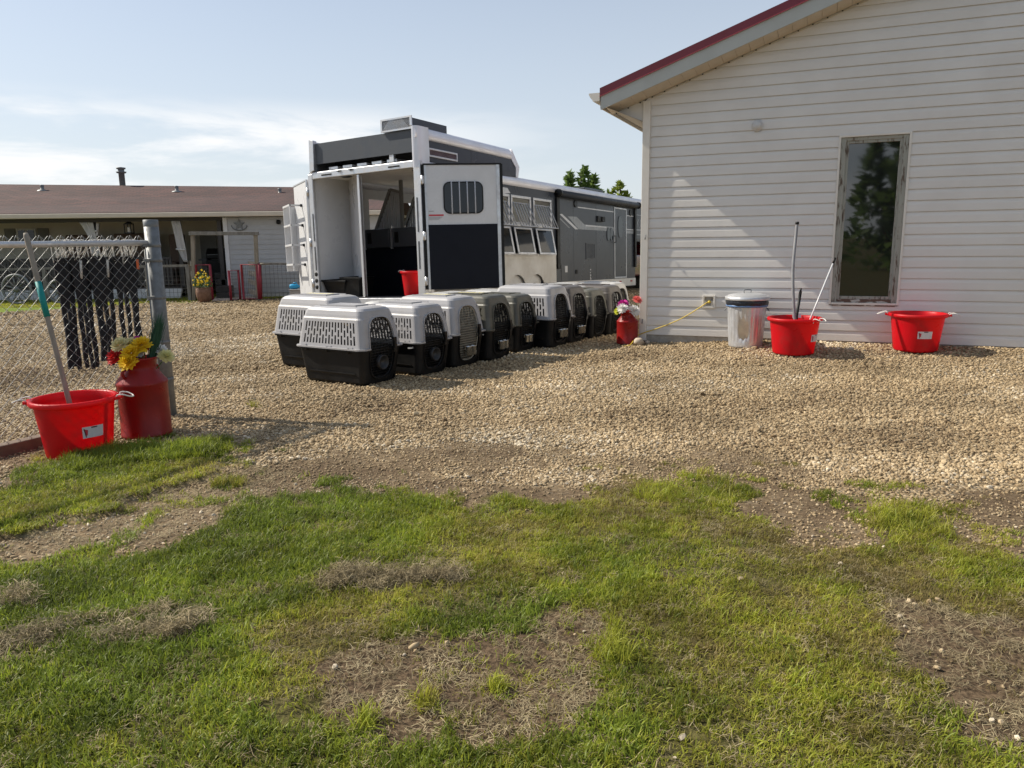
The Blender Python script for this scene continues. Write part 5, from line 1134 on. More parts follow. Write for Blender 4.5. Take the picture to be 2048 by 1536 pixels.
# entry door
dr = side_frame(7.82, 8.6, -2.07, -.31, .035, .0, .014).go('entry_door', M['alud'], bevel=.004)
TM().box(.001, 7.85, -2.04, .007, 8.57, -.34).go('door_panel', M['grey'], dr)
n = 24; pts = [(8.18+.14*math.copysign(abs(math.cos(a))**.8, math.cos(a)), -.78+.27*math.copysign(abs(math.sin(a))**.7, math.sin(a))) for a in np.linspace(0, 2*math.pi, n, endpoint=False)]
TM().prism([(.007, y, z) for y, z in pts], (.012, 0, 0)).go('door_window', M['smoke'], dr)
for y0 in (7.46, 7.64):
    pts = [(y0+.085*math.copysign(abs(math.cos(a))**.8, math.cos(a)), -.98+.16*math.copysign(abs(math.sin(a))**.6, math.sin(a))) for a in np.linspace(0, 2*math.pi, n, endpoint=False)]
    TM().prism([(.001, y, z) for y, z in pts], (.014, 0, 0)).go('quarter_window', M['smoke'])
TM().tube([(.02, 7.79, -1.02), (.06, 7.79, -1.02), (.06, 7.79, -1.18), (.02, 7.79, -1.18)], .012, 8).go('grab_handle', M['black'])
TM().box(.001, 4.92, -2.07, .008, 5.25, -1.72).go('service_hatch', M['greydk'], bevel=.004); TM().box(.008, 5.09, -1.88, .011, 5.21, -1.74).go('hatch_label', M['white']); TM().box(.0, 5.63, -1.92, .02, 5.72, -1.83).go('power_inlet', M['black'], bevel=.006)
# small white upright lettering-like mark low on the side
m_ = TM()
for z0, w in ((-1.82, .045), (-1.89, .03), (-1.95, .05), (-2.0, .035), (-2.04, .06)): m_.box(.001, 6.40, z0-.03, .003, 6.40+w, z0)
m_.go('vertical_mark', M['white'])
TM().box(.0, 4.9, -2.28, .02, LB, -2.085).go('lower_rail', M['whitedirty'], bevel=.004)
for y0, mm in ((6.95, 'lampred'), (7.71, 'black'), (8.15, 'lampred'), (8.88, 'lampred')): TM().box(.02, y0-.06, -2.175, .034, y0+.06, -2.14).go('marker_light', M[mm], bevel=.004)
for y0 in (5.55, 6.75): TM().box(.0, y0, -2.08, .0025, y0+.008, -.31).go('panel_seam', M['greydk'])
TM().box(-.012, 1.55, .0, -.0095, 1.558, .34).go('panel_seam', M['greydk'])
# gooseneck side and its lettering
TM().box(.001, 9.24, -.44, .004, LN, -.42).box(.001, 9.24, -.84, .004, LN, -.80).box(.001, 9.24, -.96, .004, LN, -.93).go('paint_stripe', M['greylt'])
TM().box(.0, 9.2, -1.1, .02, 9.26, -.2).go('edge_trim', M['alud'])
fc = bpy.data.curves.new('lettering', 'FONT'); fc.body = 'KO'; fc.size = .34; fc.extrude = .002; fo = bpy.data.objects.new('lettering', fc); col.objects.link(fo)
dg = bpy.context.evaluated_depsgraph_get(); lm = bpy.data.meshes.new_from_object(fo.evaluated_get(dg)); bpy.data.objects.remove(fo); lm.materials.clear(); lm.materials.append(M['greylt'])
lo_ = bpy.data.objects.new('lettering', lm); col.objects.link(lo_); lo_.parent = trl; lo_.matrix_local = Matrix(((0,0,1,.004), (1,0,0,9.29), (0,1,0,-.76-BASEZ), (0,0,0,1)))
# roof air conditioner
TM().box(-1.25, 7.3, .0, -.55, 8.2, .05).prism([(-1.3, 7.2, .05), (-.5, 7.2, .05), (-.5, 8.3, .05), (-1.3, 8.3, .05)], (0, 0, .12)).go('roof_air_conditioner', M['greydk'], bevel=.05, seg=3)
TM().prism([(-.9, 6.55, .0), (-.45, 6.55, .0), (-.45, 7.0, .0), (-.9, 7.0, .0)], (0, 0, .09)).go('roof_vent', M['alud'], bevel=.03)
# rear doors
def door_frame_(hx, hy, fx, fy):
    d = Vector((fx-hx, fy-hy, 0)); w = d.length; d.normalize(); return Vector((hx, hy, 0)), d, w
o, d, w = door_frame_(.085, .0, 1.075, .80); nf = Vector((d.y, -d.x, 0))      # facing the camera
def D(mb, a0, a1, z0, z1, t0, t1): return mb.obox(o+d*a0+nf*t0+Vector((0,0,z0)), d*(a1-a0), nf*(t1-t0), (0,0,z1-z0))
zb_, zt_ = -2.09, -.09
rd = D(TM(), 0, w, zb_, zt_, -.045, 0).go('rear_door', M['white'], bevel=.006)
mb = TM(); D(mb, 0, w, zt_-.012, zt_+.014, -.05, .012); D(mb, -.012, .018, zb_, zt_, -.05, .010); D(mb, w-.03, w+.018, zb_, zt_, -.05, .012); mb.go('door_seal', M['black'], rd)
mb = TM(); D(mb, .02, .055, zb_, zt_-.012, .0, .008); D(mb, w-.085, w-.03, zb_, zt_-.012, .0, .008); mb.go('door_edge', M['alud'], rd)
D(TM(), .055, w-.085, zb_+.0, -1.045, .0, .012).go('kick_mat', M['navy'], rd)
cx_, cz_, hw, hh, rr = .64, -.62, .305, .235, .085
def rrect(cx, cz, hw, hh, r, k=5):
    p = []
    for q, (sx, sz) in enumerate(((1,1), (-1,1), (-1,-1), (1,-1))):
        for i in range(k+1): a = q*math.pi/2+math.pi/2*i/k; p.append((cx+sx*(hw-r)+r*math.cos(a), cz+sz*(hh-r)+r*math.sin(a)))
    return p
pt = lambda a, z, t: o+d*a+nf*t+Vector((0,0,z))
TM().prism([pt(a, z, .001) for a, z in rrect(cx_, cz_, hw+.02, hh+.02, rr+.02)], nf*.012).go('window_gasket', M['black'], rd)
TM().prism([pt(a, z, .0135) for a, z in rrect(cx_, cz_, hw, hh, rr)], nf*.003).go('door_window', M['smoke'], rd)
for i in range(4): a_ = cx_-.19+i*.127; TM().tube([pt(a_, cz_-hh-.02, .02), pt(a_, cz_-hh-.01, .04), pt(a_, cz_+hh+.01, .04), pt(a_, cz_+hh+.02, .02)], .011, 8).go('window_bar', M['barpaint'], rd)
mb = TM(); D(mb, .07, .31, -.905, -.88, .0012, .003); mb.go('warning_label', M['inkred'], rd)
mb = TM(); D(mb, .07, .15, -.835, -.822, .0012, .003)
for i in range(4):
    D(mb, .07, .29-.02*i, -.925-i*.013, -.919-i*.013, .0012, .003)
mb.go('small_print', M['inkgrey'], rd)
o, d, w = door_frame_(WT-.075, .01, -3.46, .56); nf = Vector((d.y, -d.x, 0)); nf = -nf if nf.y > 0 else nf
ld = D(TM(), 0, w, -2.3, -.12, -.045, 0).go('rear_door', M['white'], bevel=.006)
mb = TM(); D(mb, -.015, .03, -2.3, -.11, -.05, .012); D(mb, .03, w+.01, -.13, -.108, -.05, .01); mb.go('door_edge', M['alud'], ld)
mb = TM(); D(mb, w*.45, w*.47, -1.72, -.5, .20, .225); D(mb, w*.98, w*1.0, -1.72, -.5, .20, .225); D(mb, w*.98, w*1.0, -1.72, -.5, .0, .2)
for z in (-.52, -.88, -1.24, -1.60): D(mb, w*.45, w*1.0, z-.015, z+.02, .195, .23); D(mb, w*.45, w*.47, z-.015, z+.015, .0, .2)
mb.go('blanket_rack', M['white'], ld)
mb = TM()
for z in (-.52, -.88, -1.24, -1.60): D(mb, w*.40, w*.445, z-.03, z+.02, .001, .03)
mb.go('rack_mount', M['black'], ld)
# things standing in the trailer
def tpt(x, y, z): return Tmat @ Vector((x, y, z))
tr_rot = math.atan2(TX_.y, TX_.x)
r = thing('muck_bucket', 'red bucket standing inside the trailer doorway beside the right post', 'bucket', tpt(-.43, .33, FLR), tr_rot+R(180), 'red muck buckets'); r.scale = (.88, .88, 1.06); bucket_parts(r, stick=None)
def tub(label, x, y, wx, wy, hz, fl, ro):
    r = thing('storage_tub', label, 'tub', tpt(x, y, FLR), tr_rot+ro, 'black plastic tubs in the trailer'); mb = MB(); a, b, c_ = wx/2, wy/2, hz
    v = [(-a*fl,-b*fl,0), (a*fl,-b*fl,0), (a*fl,b*fl,0), (-a*fl,b*fl,0), (-a,-b,c_), (a,-b,c_), (a,b,c_), (-a,b,c_)]; i_ = .012
    v += [(-a+i_,-b+i_,c_), (a-i_,-b+i_,c_), (a-i_,b-i_,c_), (-a+i_,b-i_,c_), (-a*fl+i_,-b*fl+i_,.02), (a*fl-i_,-b*fl+i_,.02), (a*fl-i_,b*fl-i_,.02), (-a*fl+i_,b*fl-i_,.02)]
    f = [(3,2,1,0)]+[(i, (i+1) % 4, 4+(i+1) % 4, 4+i) for i in range(4)]+[(4+i, 4+(i+1) % 4, 8+(i+1) % 4, 8+i) for i in range(4)]+[(8+i, 8+(i+1) % 4, 12+(i+1) % 4, 12+i) for i in range(4)]+[(12,13,14,15)]
    mb.add(v, f); mb.build('body', M['black'], r, bevel=.01)
    m2_ = MB(); e = .02
    for s in (-1, 1): m2_.box(-a-e, s*b-.012, c_-.03, a+e, s*b+.012, c_+.004); m2_.box(s*a-.012, -b, c_-.03, s*a+.012, b, c_+.004)
    m2_.build('rim', M['black'], r, bevel=.004); return r
tub('wide flared black tub just inside the trailer at the left', -2.13, .32, .56, .42, .30, .68, R(0)); tub('square black tub on the right inside the left trailer bay', -1.78, .36, .42, .42, .345, .9, R(2))
# pickup under the gooseneck (only a sliver shows past the building)
pk = thing('pickup_truck', 'dark red pickup truck half hidden beyond the trailer nose', 'truck', mat=Tmat @ Matrix.Translation((-1.25, 9.55, BASEZ)))
MB().box(-.98, .0, .62, .98, 2.3, 1.22).box(-.98, 2.3, .62, .98, 5.6, 1.2).build('body', M['truck'], pk, bevel=.05, seg=3)
MB().prism([(-.86, 2.35, 1.2), (-.86, 4.6, 1.2), (-.86, 4.0, 1.8), (-.86, 2.5, 1.82)], (1.72, 0, 0)).build('cab', M['truck'], pk, bevel=.06, seg=3)
for s in (-1, 1):
    MB().box(s*.98-.1, -.02, .82, s*.98+.01 if s > 0 else s*.98+.1, .06, 1.18).build('tail_light', M['lampred'], pk, bevel=.01)
    for y0 in (1.2, 4.7):
        w_ = MB().lathe([(0, -.12), (.25, -.12), (.38, -.1), (.4, -.06), (.4, .06), (.38, .1), (0, .11)], 30); w_.v = [(v[2]+s*.86, v[0]+y0, v[1]+.4) for v in w_.v]; w_.build('wheel', M['rubber'], pk)
MB().box(-.95, -.16, .5, .95, -.02, .68).build('bumper', M['alud'], pk, bevel=.02)

# ================================================================== FAR HOUSE
def shingle():
    m = bpy.data.materials.new('brown_red_shingles'); m.use_nodes = True; t = m.node_tree; p = t.nodes['Principled BSDF']
    tcn = N(t, 'ShaderNodeTexCoord'); mpn = N(t, 'ShaderNodeMapping'); Lk(t, tcn.outputs['Object'], mpn.inputs[0])
    br = N(t, 'ShaderNodeTexBrick', offset=.5, i_Scale=1., i_Mortar_Size=.012, i_Bias=0.); br.inputs['Brick Width'].default_value = .3; br.inputs['Row Height'].default_value = .12
    mpn.inputs['Rotation'].default_value = (0, 0, 0)
    sp_ = N(t, 'ShaderNodeSeparateXYZ'); Lk(t, mpn.outputs[0], sp_.inputs[0]); cb = N(t, 'ShaderNodeCombineXYZ'); Lk(t, sp_.outputs[0], cb.inputs[0]); Lk(t, mth(t, 'MULTIPLY', sp_.outputs[1], 1.07), cb.inputs[1]); Lk(t, cb.outputs[0], br.inputs['Vector'])
    br.inputs['Color1'].default_value = (.085, .036, .03, 1); br.inputs['Color2'].default_value = (.05, .025, .022, 1); br.inputs['Mortar'].default_value = (.026, .014, .012, 1)
    n1 = N(t, 'ShaderNodeTexNoise', i_Scale=.7, i_Detail=5.); Lk(t, tcn.outputs['Object'], n1.inputs['Vector']); hv_ = N(t, 'ShaderNodeHueSaturation'); Lk(t, br.outputs[0], hv_.inputs['Color']); Lk(t, mr(t, n1.outputs[0], .3, .7, .8, 1.25), hv_.inputs['Value'])
    Lk(t, hv_.outputs[0], p.inputs['Base Color']); p.inputs['Roughness'].default_value = .9
    b = N(t, 'ShaderNodeBump', i_Strength=.6, i_Distance=.02); Lk(t, br.outputs['Fac'], b.inputs['Height']); b.invert = True; Lk(t, b.outputs[0], p.inputs['Normal']); return m
M['shingle'] = shingle()
YE, YR, YW, YD, YB = 19.6, 23.6, 22.0, 19.9, 23.0      # eave, ridge, right hand wall, deck front, porch back wall
hx = at(0, 600, YE).x
house = thing('bungalow', 'long white bungalow with a brown red shingle roof and open porch at the left', 'house', (-8, YD, 0))
def HB_(mb, name, m, par=None, **k): mb.v = [(v[0]+8, v[1]-YD, v[2]) for v in mb.v]; return mb.build(name, m, par or house, **k)
ze0, ze1 = at(-420, 438.5, YE), at(800, 424.5, YE); zr0, zr1 = at(-420, 364.5, YR), at(800, 376, YR); bk0 = Vector((zr0.x, YR+4.3, ze0.z)); bk1 = Vector((zr1.x, YR+4.3, ze1.z))
th = Vector((0, 0, -.12)); g_ = Vector((0, 0, .075))
mb = MB(); mb.add([ze0+g_, ze1+g_, zr1, zr0, bk1, bk0], [(0,1,2,3), (3,2,4,5)]); mb.add([v+th for v in (ze0+g_, ze1+g_, zr1, zr0, bk1, bk0)], [(3,2,1,0), (5,4,2,3)]); roof = HB_(mb, 'roof', M['shingle'])
mb = MB(); mb.bar(ze0, ze1, .11, .12); HB_(mb, 'gutter', M['soffit'], bevel=.02)
mb = MB(); mb.quad(ze0+Vector((0,.05,-.05)), ze1+Vector((0,.05,-.05)), Vector((ze1.x, YB, ze1.z-.03)), Vector((ze0.x, YB, ze0.z-.03))); HB_(mb, 'porch_ceiling', M['cream'])
for px, py, lab in ((85, 381, 0), (354, 383, 0), (560, 388, 0)):
    p_ = at(px, py, YR-.75); HB_(MB().lathe([(.15, -.02), (.13, .01), (.05, .03), (.05, .12), (.055, .13), (.055, .16), (0, .165)], 14, p_), 'roof_vent', M['galvd'], roof)
p_ = at(245, 368, YR+.1); HB_(MB().lathe([(.085, -.3), (.085, .31), (.13, .32), (.15, .36), (.09, .37), (.09, .43), (.13, .44), (.13, .48), (0, .5)], 18, p_), 'stove_pipe', M['galvd'], roof)
# right hand wall of lapped siding, left wall of the porch recess
xl, xr_ = at(447, 500, YE+.12).x, at(800, 500, YW).x; zt_ = ze1.z-.06
mb = MB(); z = .12
while z < zt_: mb.add([(xl, YE+.32, z), (xr_, YE+.32, z), (xr_, YE+.335, min(z+.125, zt_)), (xl, YE+.335, min(z+.125, zt_))], [(0,1,2,3)]); mb.add([(xl, YE+.335, z), (xr_, YE+.335, z), (xr_, YE+.32, z), (xl, YE+.32, z)], [(0,1,2,3)]); z += .125
mb.box(xl, YE+.34, .1, xl+.1, YB, zt_); mb.box(xl+.1, YE+.34, .1, xr_, YE+.4, zt_); HB_(mb, 'siding_wall', M['housew'])
HB_(MB().box(xl-.03, YE+.3, .1, xl+.07, YE+.36, zt_), 'corner_board', M['skirt'])
HB_(MB().box(xl, YE+.36, -.1, xr_, YE+.4, .12), 'base_skirt', M['skirt'])
xb0 = ze0.x
HB_(MB().box(xb0, YB, .3, xl, YB+.12, ze0.z).box(xb0, YB+.1, -.1, xr_, YB+4, ze1.z-.3), 'porch_back_wall', M['cream'])
# deck, skirting, steps, railing
xd = at(366, 590, YD).x
zf = at(100, 577, YD).z
HB_(MB().box(xb0, YD, zf-.06, xd, YB, zf), 'deck', M['deckdark'])
sk = MB(); sk.add([(xb0, YD-.02, -.08), (xd-.1, YD-.02, -.08), (xd, YD-.02, zf-.04), (xb0, YD-.02, zf-.04)], [(0,1,2,3)]); sk.prism([(xb0, YD, -.08), (xd-.1, YD, -.08), (xd, YD, zf-.06), (xb0, YD, zf-.06)], (0, .05, 0)); HB_(sk, 'deck_skirt', M['skirt'])
zt2 = at(100, 517, YD).z; mb = MB(); mb.box(xb0, YD+.03, zt2-.05, xd-.25, YD+.09, zt2); mb.box(xb0, YD+.04, zf+.06, xd-.25, YD+.08, zf+.1)
x_ = xb0
while x_ < xd-.3: mb.box(x_, YD+.045, zf+.05, x_+.065, YD+.075, zt2-.02); x_ += .088
HB_(mb, 'railing', M['deckdark'])
for i in range(4):
    z1 = .16*(i+1); y0 = YD-.55+i*.3; HB_(MB().box(at(432, 590, y0).x, y0, z1-.16, at(462, 590, y0).x-.02, y0+.32, z1), 'step', M['deckdark'], bevel=.01)
for px in (192, 362, 443): p_ = at(px, 500, YD+.1); HB_(MB().box(p_.x-.05, YD+.05, zf, p_.x+.05, YD+.15, ze0.z), 'porch_post', M['deckdark'])
HB_(MB().box(xb0, YD+.02, ze0.z-.16, xl, YD+.12, ze0.z-.02), 'porch_beam', M['deckdark'])
w0, w1 = at(33, 457, YB), at(77, 489, YB); wf = HB_(MB().box(w0.x, YB-.05, w1.z, w1.x, YB-.0, w0.z), 'window', M['skirt'], bevel=.01)
mid = (w0.x+w1.x)/2
for a, b in ((w0.x+.06, mid-.03), (mid+.03, w1.x-.06)): HB_(MB().box(a, YB-.06, w1.z+.06, b, YB-.052, w0.z-.06), 'pane', M['smoke'], wf)
for a, b in ((w0.x-.36, w0.x-.04), (w1.x+.04, w1.x+.36)):
    mb = MB().box(a, YB-.03, w1.z, b, YB-.0, w0.z)
    for k in range(14): mb.obox((a+.03, YB-.035, w1.z+.05+k*(w0.z-w1.z-.1)/14), (b-a-.06, 0, 0), (0, .012, .02), (0, 0, .02))
    HB_(mb, 'shutter', M['shutter'])
dd0, dd1 = at(398, 452, YB), at(440, 560, YB); HB_(MB().box(dd0.x, YB-.04, zf, dd1.x, YB-.0, dd0.z-.15), 'door', M['shutter'], bevel=.01)
pz = at(478, 449, YE+.3)
mb = MB(); pts = []
for k in range(10): a = math.pi/2+k*math.pi/5; r_ = .16 if k % 2 == 0 else .065; pts.append((pz.x+r_*math.cos(a), YE+.31, pz.z+r_*math.sin(a)))
mb.prism(pts, (0, -.02, 0)); mb.tube([(pz.x+.2*math.cos(a), YE+.3, pz.z-.02+.13*math.sin(a)) for a in np.linspace(math.pi, 2*math.pi, 12)], .012, 6)
sd = MB(); sd.v = [tuple(Vector(v)-pz) for v in mb.v]; sd.f, sd.m, sd.s = mb.f, mb.m, mb.s
o_ = sd.build('star_ornament', M['galvd']); o_.location = pz; tag(o_, 'dark metal star ornament hung high on the white house wall', 'ornament')
pz = at(557, 444, YE+.3); o_ = MB().lathe([(0, .06), (.05, .05), (.06, .0), (.05, -.05), (0, -.06)], 14).build('wall_lamp', M['black']); o_.location = pz; o_.parent = house; o_.location = pz-Vector((-8, YD, 0))
# curtains tied back at the porch posts
def curtain(label, top0, top1, tie0, tie1, bot0, bot1):
    Y_ = YD+.02; t_ = thing('porch_curtain', label, 'curtain', at(*top0, Y_), 0, 'white curtains on the porch'); o0 = t_.location; mb = MB(); rows = 14; cols_ = 18; vs = []
    for i in range(rows+1):
        f = i/rows
        L = [at(*q, Y_) for q in (top0, tie0, bot0)]; Rr = [at(*q, Y_) for q in (top1, tie1, bot1)]
        ip = lambda P_: P_[0].lerp(P_[1], f/.6) if f < .6 else P_[1].lerp(P_[2], (f-.6)/.4)
        a, b = ip(L), ip(Rr)
        for j in range(cols_+1): g = j/cols_; q = a.lerp(b, g); vs.append(q-o0+Vector((0, .035*math.sin(g*34+f*2)+.02*math.sin(g*11), 0)))
    c_ = cols_+1; mb.add(vs, [(i*c_+j, i*c_+j+1, (i+1)*c_+j+1, (i+1)*c_+j) for i in range(rows) for j in range(cols_)], 0, True); o_ = mb.build('drape', M['curtain'], t_); sm_ = o_.modifiers.new('thickness', 'SOLIDIFY'); sm_.thickness = .008
    MB().tube([at(*tie0, Y_)-o0+Vector((0,-.06,0)), at(*tie1, Y_)-o0+Vector((0,-.06,0))], .02, 6).build('tie', M['curtain'], t_)
curtain('white porch curtain swept to the right, left of the steel fence post', (159, 445), (186, 445), (181, 482), (196, 483), (184, 512), (203, 512))
curtain('narrow strip of white porch curtain right of the first dark porch post', (192, 446), (198, 446), (193, 462), (197, 462), (193, 472), (196, 472))
curtain('long white porch curtain tied at the post by the timber arch', (342, 442), (360, 442), (354, 498), (373, 500), (368, 524), (376, 524))
p_ = at(258, 455, YD+.15); la_ = thing('porch_lantern', 'black lantern hanging from the porch beam behind the fence', 'lantern', p_)
MB().box(-.09, -.09, -.16, .09, .09, -.13).box(-.09, -.09, .08, .09, .09, .10).box(-.09, -.09, -.13, -.07, -.07, .08).box(.07, -.09, -.13, .09, -.07, .08).box(-.09, .07, -.13, -.07, .09, .08).box(.07, .07, -.13, .09, .09, .08).prism([(-.08, -.08, .1), (.08, -.08, .1), (.0, -.0, .16)], (0, .12, 0)).build('cage', M['black'], la_)
MB().tube([(0, 0, .15), (0, 0, .25)], .006, 6).build('hook', M['black'], la_); MB().lathe([(.03, -.13), (.045, -.1), (.045, -.0), (0, .01)], 12).build('glass', M['cream'], la_)
# furniture on the porch: wicker sofa backs, a barbecue
def sofa(label, x0, x1, ytop, Y_):
    a, b = at(x0, ytop, Y_), at(x1, ytop, Y_); w = b.x-a.x; t_ = thing('wicker_sofa', label, 'sofa', (a.x, Y_, zf), 0, 'wicker seats on the porch'); h = a.z-zf
    MB().box(0, .55, .1, w, .68, h).build('backrest', M['brown'], t_, bevel=.04); MB().box(0, -.1, .12, w, .6, .42).build('seat', M['brown'], t_, bevel=.04)
    for x_ in (0, w-.14): MB().box(x_, -.1, 0, x_+.14, .6, .62).build('armrest', M['brown'], t_, bevel=.04)
sofa('long brown wicker sofa on the porch behind the black straps', 106, 178, 470, 21.6); sofa('shorter brown wicker sofa on the porch below the lantern', 205, 292, 467, 21.6); sofa('brown wicker seat on the porch right of the steel fence post', 318, 350, 468, 21.6)
a = at(412, 530, 21.2); bq = thing('barbecue', 'black barbecue grill standing on the porch beside the white house wall', 'barbecue', (a.x, 21.2, zf)); 
MB().box(0, 0, .12, .62, .5, .66).build('cabinet', M['black'], bq, bevel=.02); MB().prism([(0, 0, .68), (0, .5, .68), (0, .46, .93), (0, .12, .98), (0, 0, .82)], (.62, 0, 0)).build('lid', M['black'], bq, bevel=.04); MB().tube([(.08, -.05, .8), (.54, -.05, .8)], .014, 8).build('handle', M['galvd'], bq); MB().box(-.22, .05, .64, 0, .45, .68).box(.62, .05, .64, .84, .45, .68).build('side_shelf', M['greydk'], bq)
a = at(440, 490, 21.0); ct = thing('umbrella_stand', 'furled dark patio umbrella standing beside the barbecue', 'umbrella', (a.x, 21., zf)); MB().tube([(0,0,0), (0,0,1.5)], .02, 8).build('pole', M['black'], ct); MB().lathe([(.03, .55), (.08, .6), (.075, .9), (.05, 1.35), (.015, 1.42)], 14, wob=lambda a_, z_: .1*math.sin(a_*7)).build('canopy', M['deckdark'], ct)

# ================================================================== YARD FENCE, ARCH, GATES
YF = 18.9
def post(px, top, bot, Y_=YF, w=.09): a, b = at(px, top, Y_), at(px, bot, Y_); return a, b
arch_ = thing('timber_arch', 'weathered timber arch of two posts and a beam in front of the house steps', 'arch', (at(387, 600, YF).x, YF, 0))
def AB(mb, name, m, par, **k): L = par.location; mb.v = [tuple(Vector(v)-L) for v in mb.v]; return mb.build(name, m, par, **k)
for x0, x1 in ((385.5, 389), (511, 517)): a = at(x0, 466, YF); b = at(x1, 606, YF); AB(MB().bar((b.x, YF, -.05), (a.x, YF, a.z), .085, .085), 'post', M['timber'], arch_, bevel=.006)
a, b = at(380, 467, YF), at(518, 467, YF); AB(MB().bar(a+Vector((0,-.03,0)), b+Vector((0,-.03,0)), .10, .085, up=(0,0,1)), 'beam', M['greytimber'], arch_, bevel=.006)
M['mesh'] = mat('dark_field_wire', (.09,.09,.085), .6)
def wire_fence(label, px0, px1, t0, t1, posts, Y0=YF, cell=.1, railm='greytimber', hang=True):
    x0, x1 = at(px0, 600, Y0).x, at(px1, 600, Y0).x; z0, z1 = at(px0, t0, Y0).z, at(px1, t1, Y0).z
    t_ = thing('field_fence', label, 'fence', (x0, Y0, 0), 0, 'wire fences round the far lawn'); w = x1-x0
    MB().bar((0, 0, z0), (w, 0, z1), .06, .055).build('top_rail', M[railm], t_)
    mb = MB(); k = int(w/cell)
    for i in range(k+1): x_ = i*cell; zz = z0+(z1-z0)*x_/w; mb.tube([(x_, -.03, .02), (x_, -.03, zz)], .004, 4, cap=False)
    k = int(min(z0, z1)/cell)
    for i in range(k+1): mb.tube([(0, -.03, .02+i*cell), (w, -.03, .02+i*cell)], .004, 4, cap=False)
    mb.build('wire_mesh', M['mesh'], t_)
    for p_ in posts: x_ = at(p_, 600, Y0).x-x0; MB().box(x_-.045, -.045, -.05, x_+.045, .045, z0+.03).build('post', M['greytimber'], t_, bevel=.006)
wire_fence('dark wire fence with a grey rail seen behind the chain link mesh', -60, 384, 541, 531, (-50, 96, 214, 300, 381))
wire_fence('low wire fence with a rail across the lawn at the trailer end of the house', 520, 640, 527, 529, (636,))
def gate(label, pts, name='pipe_gate', mids=(), Y0=YF-.02, Y1=None):
    (x0, t), (x1, b_) = pts; Y1 = Y1 or Y0; a = at(x0, t, Y0); c_ = at(x1, b_, Y1); o = Vector((a.x, Y0, 0)); t_ = thing(name, label, 'gate', o, 0, 'red pipe gates and frames'); zb = max(.03, at(x0, b_, Y0).z); w = Vector((c_.x-a.x, Y1-Y0, 0))
    zt_ = a.z; MB().tube([(0,0,zb), (0,0,zt_), w+Vector((0,0,zt_)), w+Vector((0,0,zb))], .032, 10, closed=True).build('frame', M['redpipe'], t_)
    mb = MB(); k = 8
    for i in range(1, k): mb.tube([w*(i/k)+Vector((0,0,zb)), w*(i/k)+Vector((0,0,zt_))], .0035, 4, cap=False)
    for i in range(1, 10): z_ = zb+(zt_-zb)*i/10; mb.tube([(0,0,z_), w+Vector((0,0,z_))], .0035, 4, cap=False)
    mb.build('wire_mesh', M['mesh'], t_); return t_
gate('red pipe gate panel behind the barrel of yellow flowers', ((391.5, 530), (426, 602))); gate('smaller red pipe gate standing open at the house steps', ((457.5, 541.5), (481, 601)), Y0=18.7, Y1=18.9)
t_ = gate('red pipe frame with pale rails running back at the right of the arch', ((482.5, 529.5), (518, 598)))
MB().tube([at(518.5, 527, YF)-t_.location, at(520.5, 598, YF)-t_.location], .055, 12).build('hinge_post', M['redpipe'], t_)
def rails(label, x0, x1, ys, Y0, Y1):
    o = Vector((at(x0, 600, Y0).x, Y0, 0)); t_ = thing('rail_fence', label, 'fence', o, 0, 'pale rail fences beside the path')
    for (ya, yb) in ys: AB(MB().bar(at(x0, ya, Y0), at(x1, yb, Y1), .05, .12), 'rail', M['palewood'], t_, bevel=.004)
    return t_
t_ = rails('pale rails on the right of the path behind the red frame', 516, 494, ((530, 526), (549, 544), (568, 561), (588, 580)), YF+.05, YF+1.3)
a, b = at(482, 522, YF+1.3), at(497, 585, YF+1.3); AB(MB().box(a.x, YF+1.25, 0, a.x+.28, YF+1.35, a.z), 'end_board', M['palewood'], t_)
t_ = rails('pale rails on the left of the path behind the flower barrel', 390, 380, ((530, 526), (551, 546), (567, 561)), YF+.05, YF+1.3); AB(MB().box(at(379.5, 550, YF+1.3).x, YF+1.25, 0, at(384, 550, YF+1.3).x, YF+1.35, at(380, 525, YF+1.3).z), 'end_board', M['palewood'], t_)
a = at(527, 528, YF-.1); o_ = MB().lathe([(0, -.09), (.022, -.08), (.03, .0), (.022, .08), (0, .2)], 10).build('wooden_handle', M['timber']); o_.location = a; o_.rotation_euler = (0, R(90), 0); tag(o_, 'tan wooden handle hooked on the rail right of the red post', 'handle')
pth = MB(); Q = [at(425, 604, 18.3), G(425, 603), G(520, 599), G(500, 586), G(440, 588)]; pts = [Vector((q.x, q.y, .012)) for q in Q[1:]]; pth.prism(pts, (0, 0, .02)); o_ = pth.build('path', M['path']); o_['kind'] = 'structure'; o_['label'] = 'pale concrete path leading to the house steps'
# barrel of yellow flowers
a = at(408, 600, 18.4); br = thing('flower_barrel', 'brown barrel planter full of yellow flowers beside the red gate', 'planter', (a.x, 18.4, 0)); br.scale = (.66, .66, .72)
MB().lathe([(0, 0), (.19, 0), (.25, .2), (.265, .32), (.25, .5), (.235, .5), (.235, .44), (0, .43)], 24).build('barrel', M['terracotta'], br)
fo_ = MB(); fl_ = MB()
for _ in range(260):
    a_ = random.uniform(0, 6.28); r_ = .34*math.sqrt(random.random()); z_ = .5+random.random()*.55*(1-(r_/.45)**2); c_ = Vector((r_*math.cos(a_), r_*math.sin(a_), z_)); d_ = Vector((random.gauss(0,1), random.gauss(0,1), random.gauss(0,1))).normalized(); e_ = d_.orthogonal().normalized(); s_ = random.uniform(.03, .05)
    fo_.quad(c_-d_*s_, c_+e_*s_*.5, c_+d_*s_, c_-e_*s_*.5)
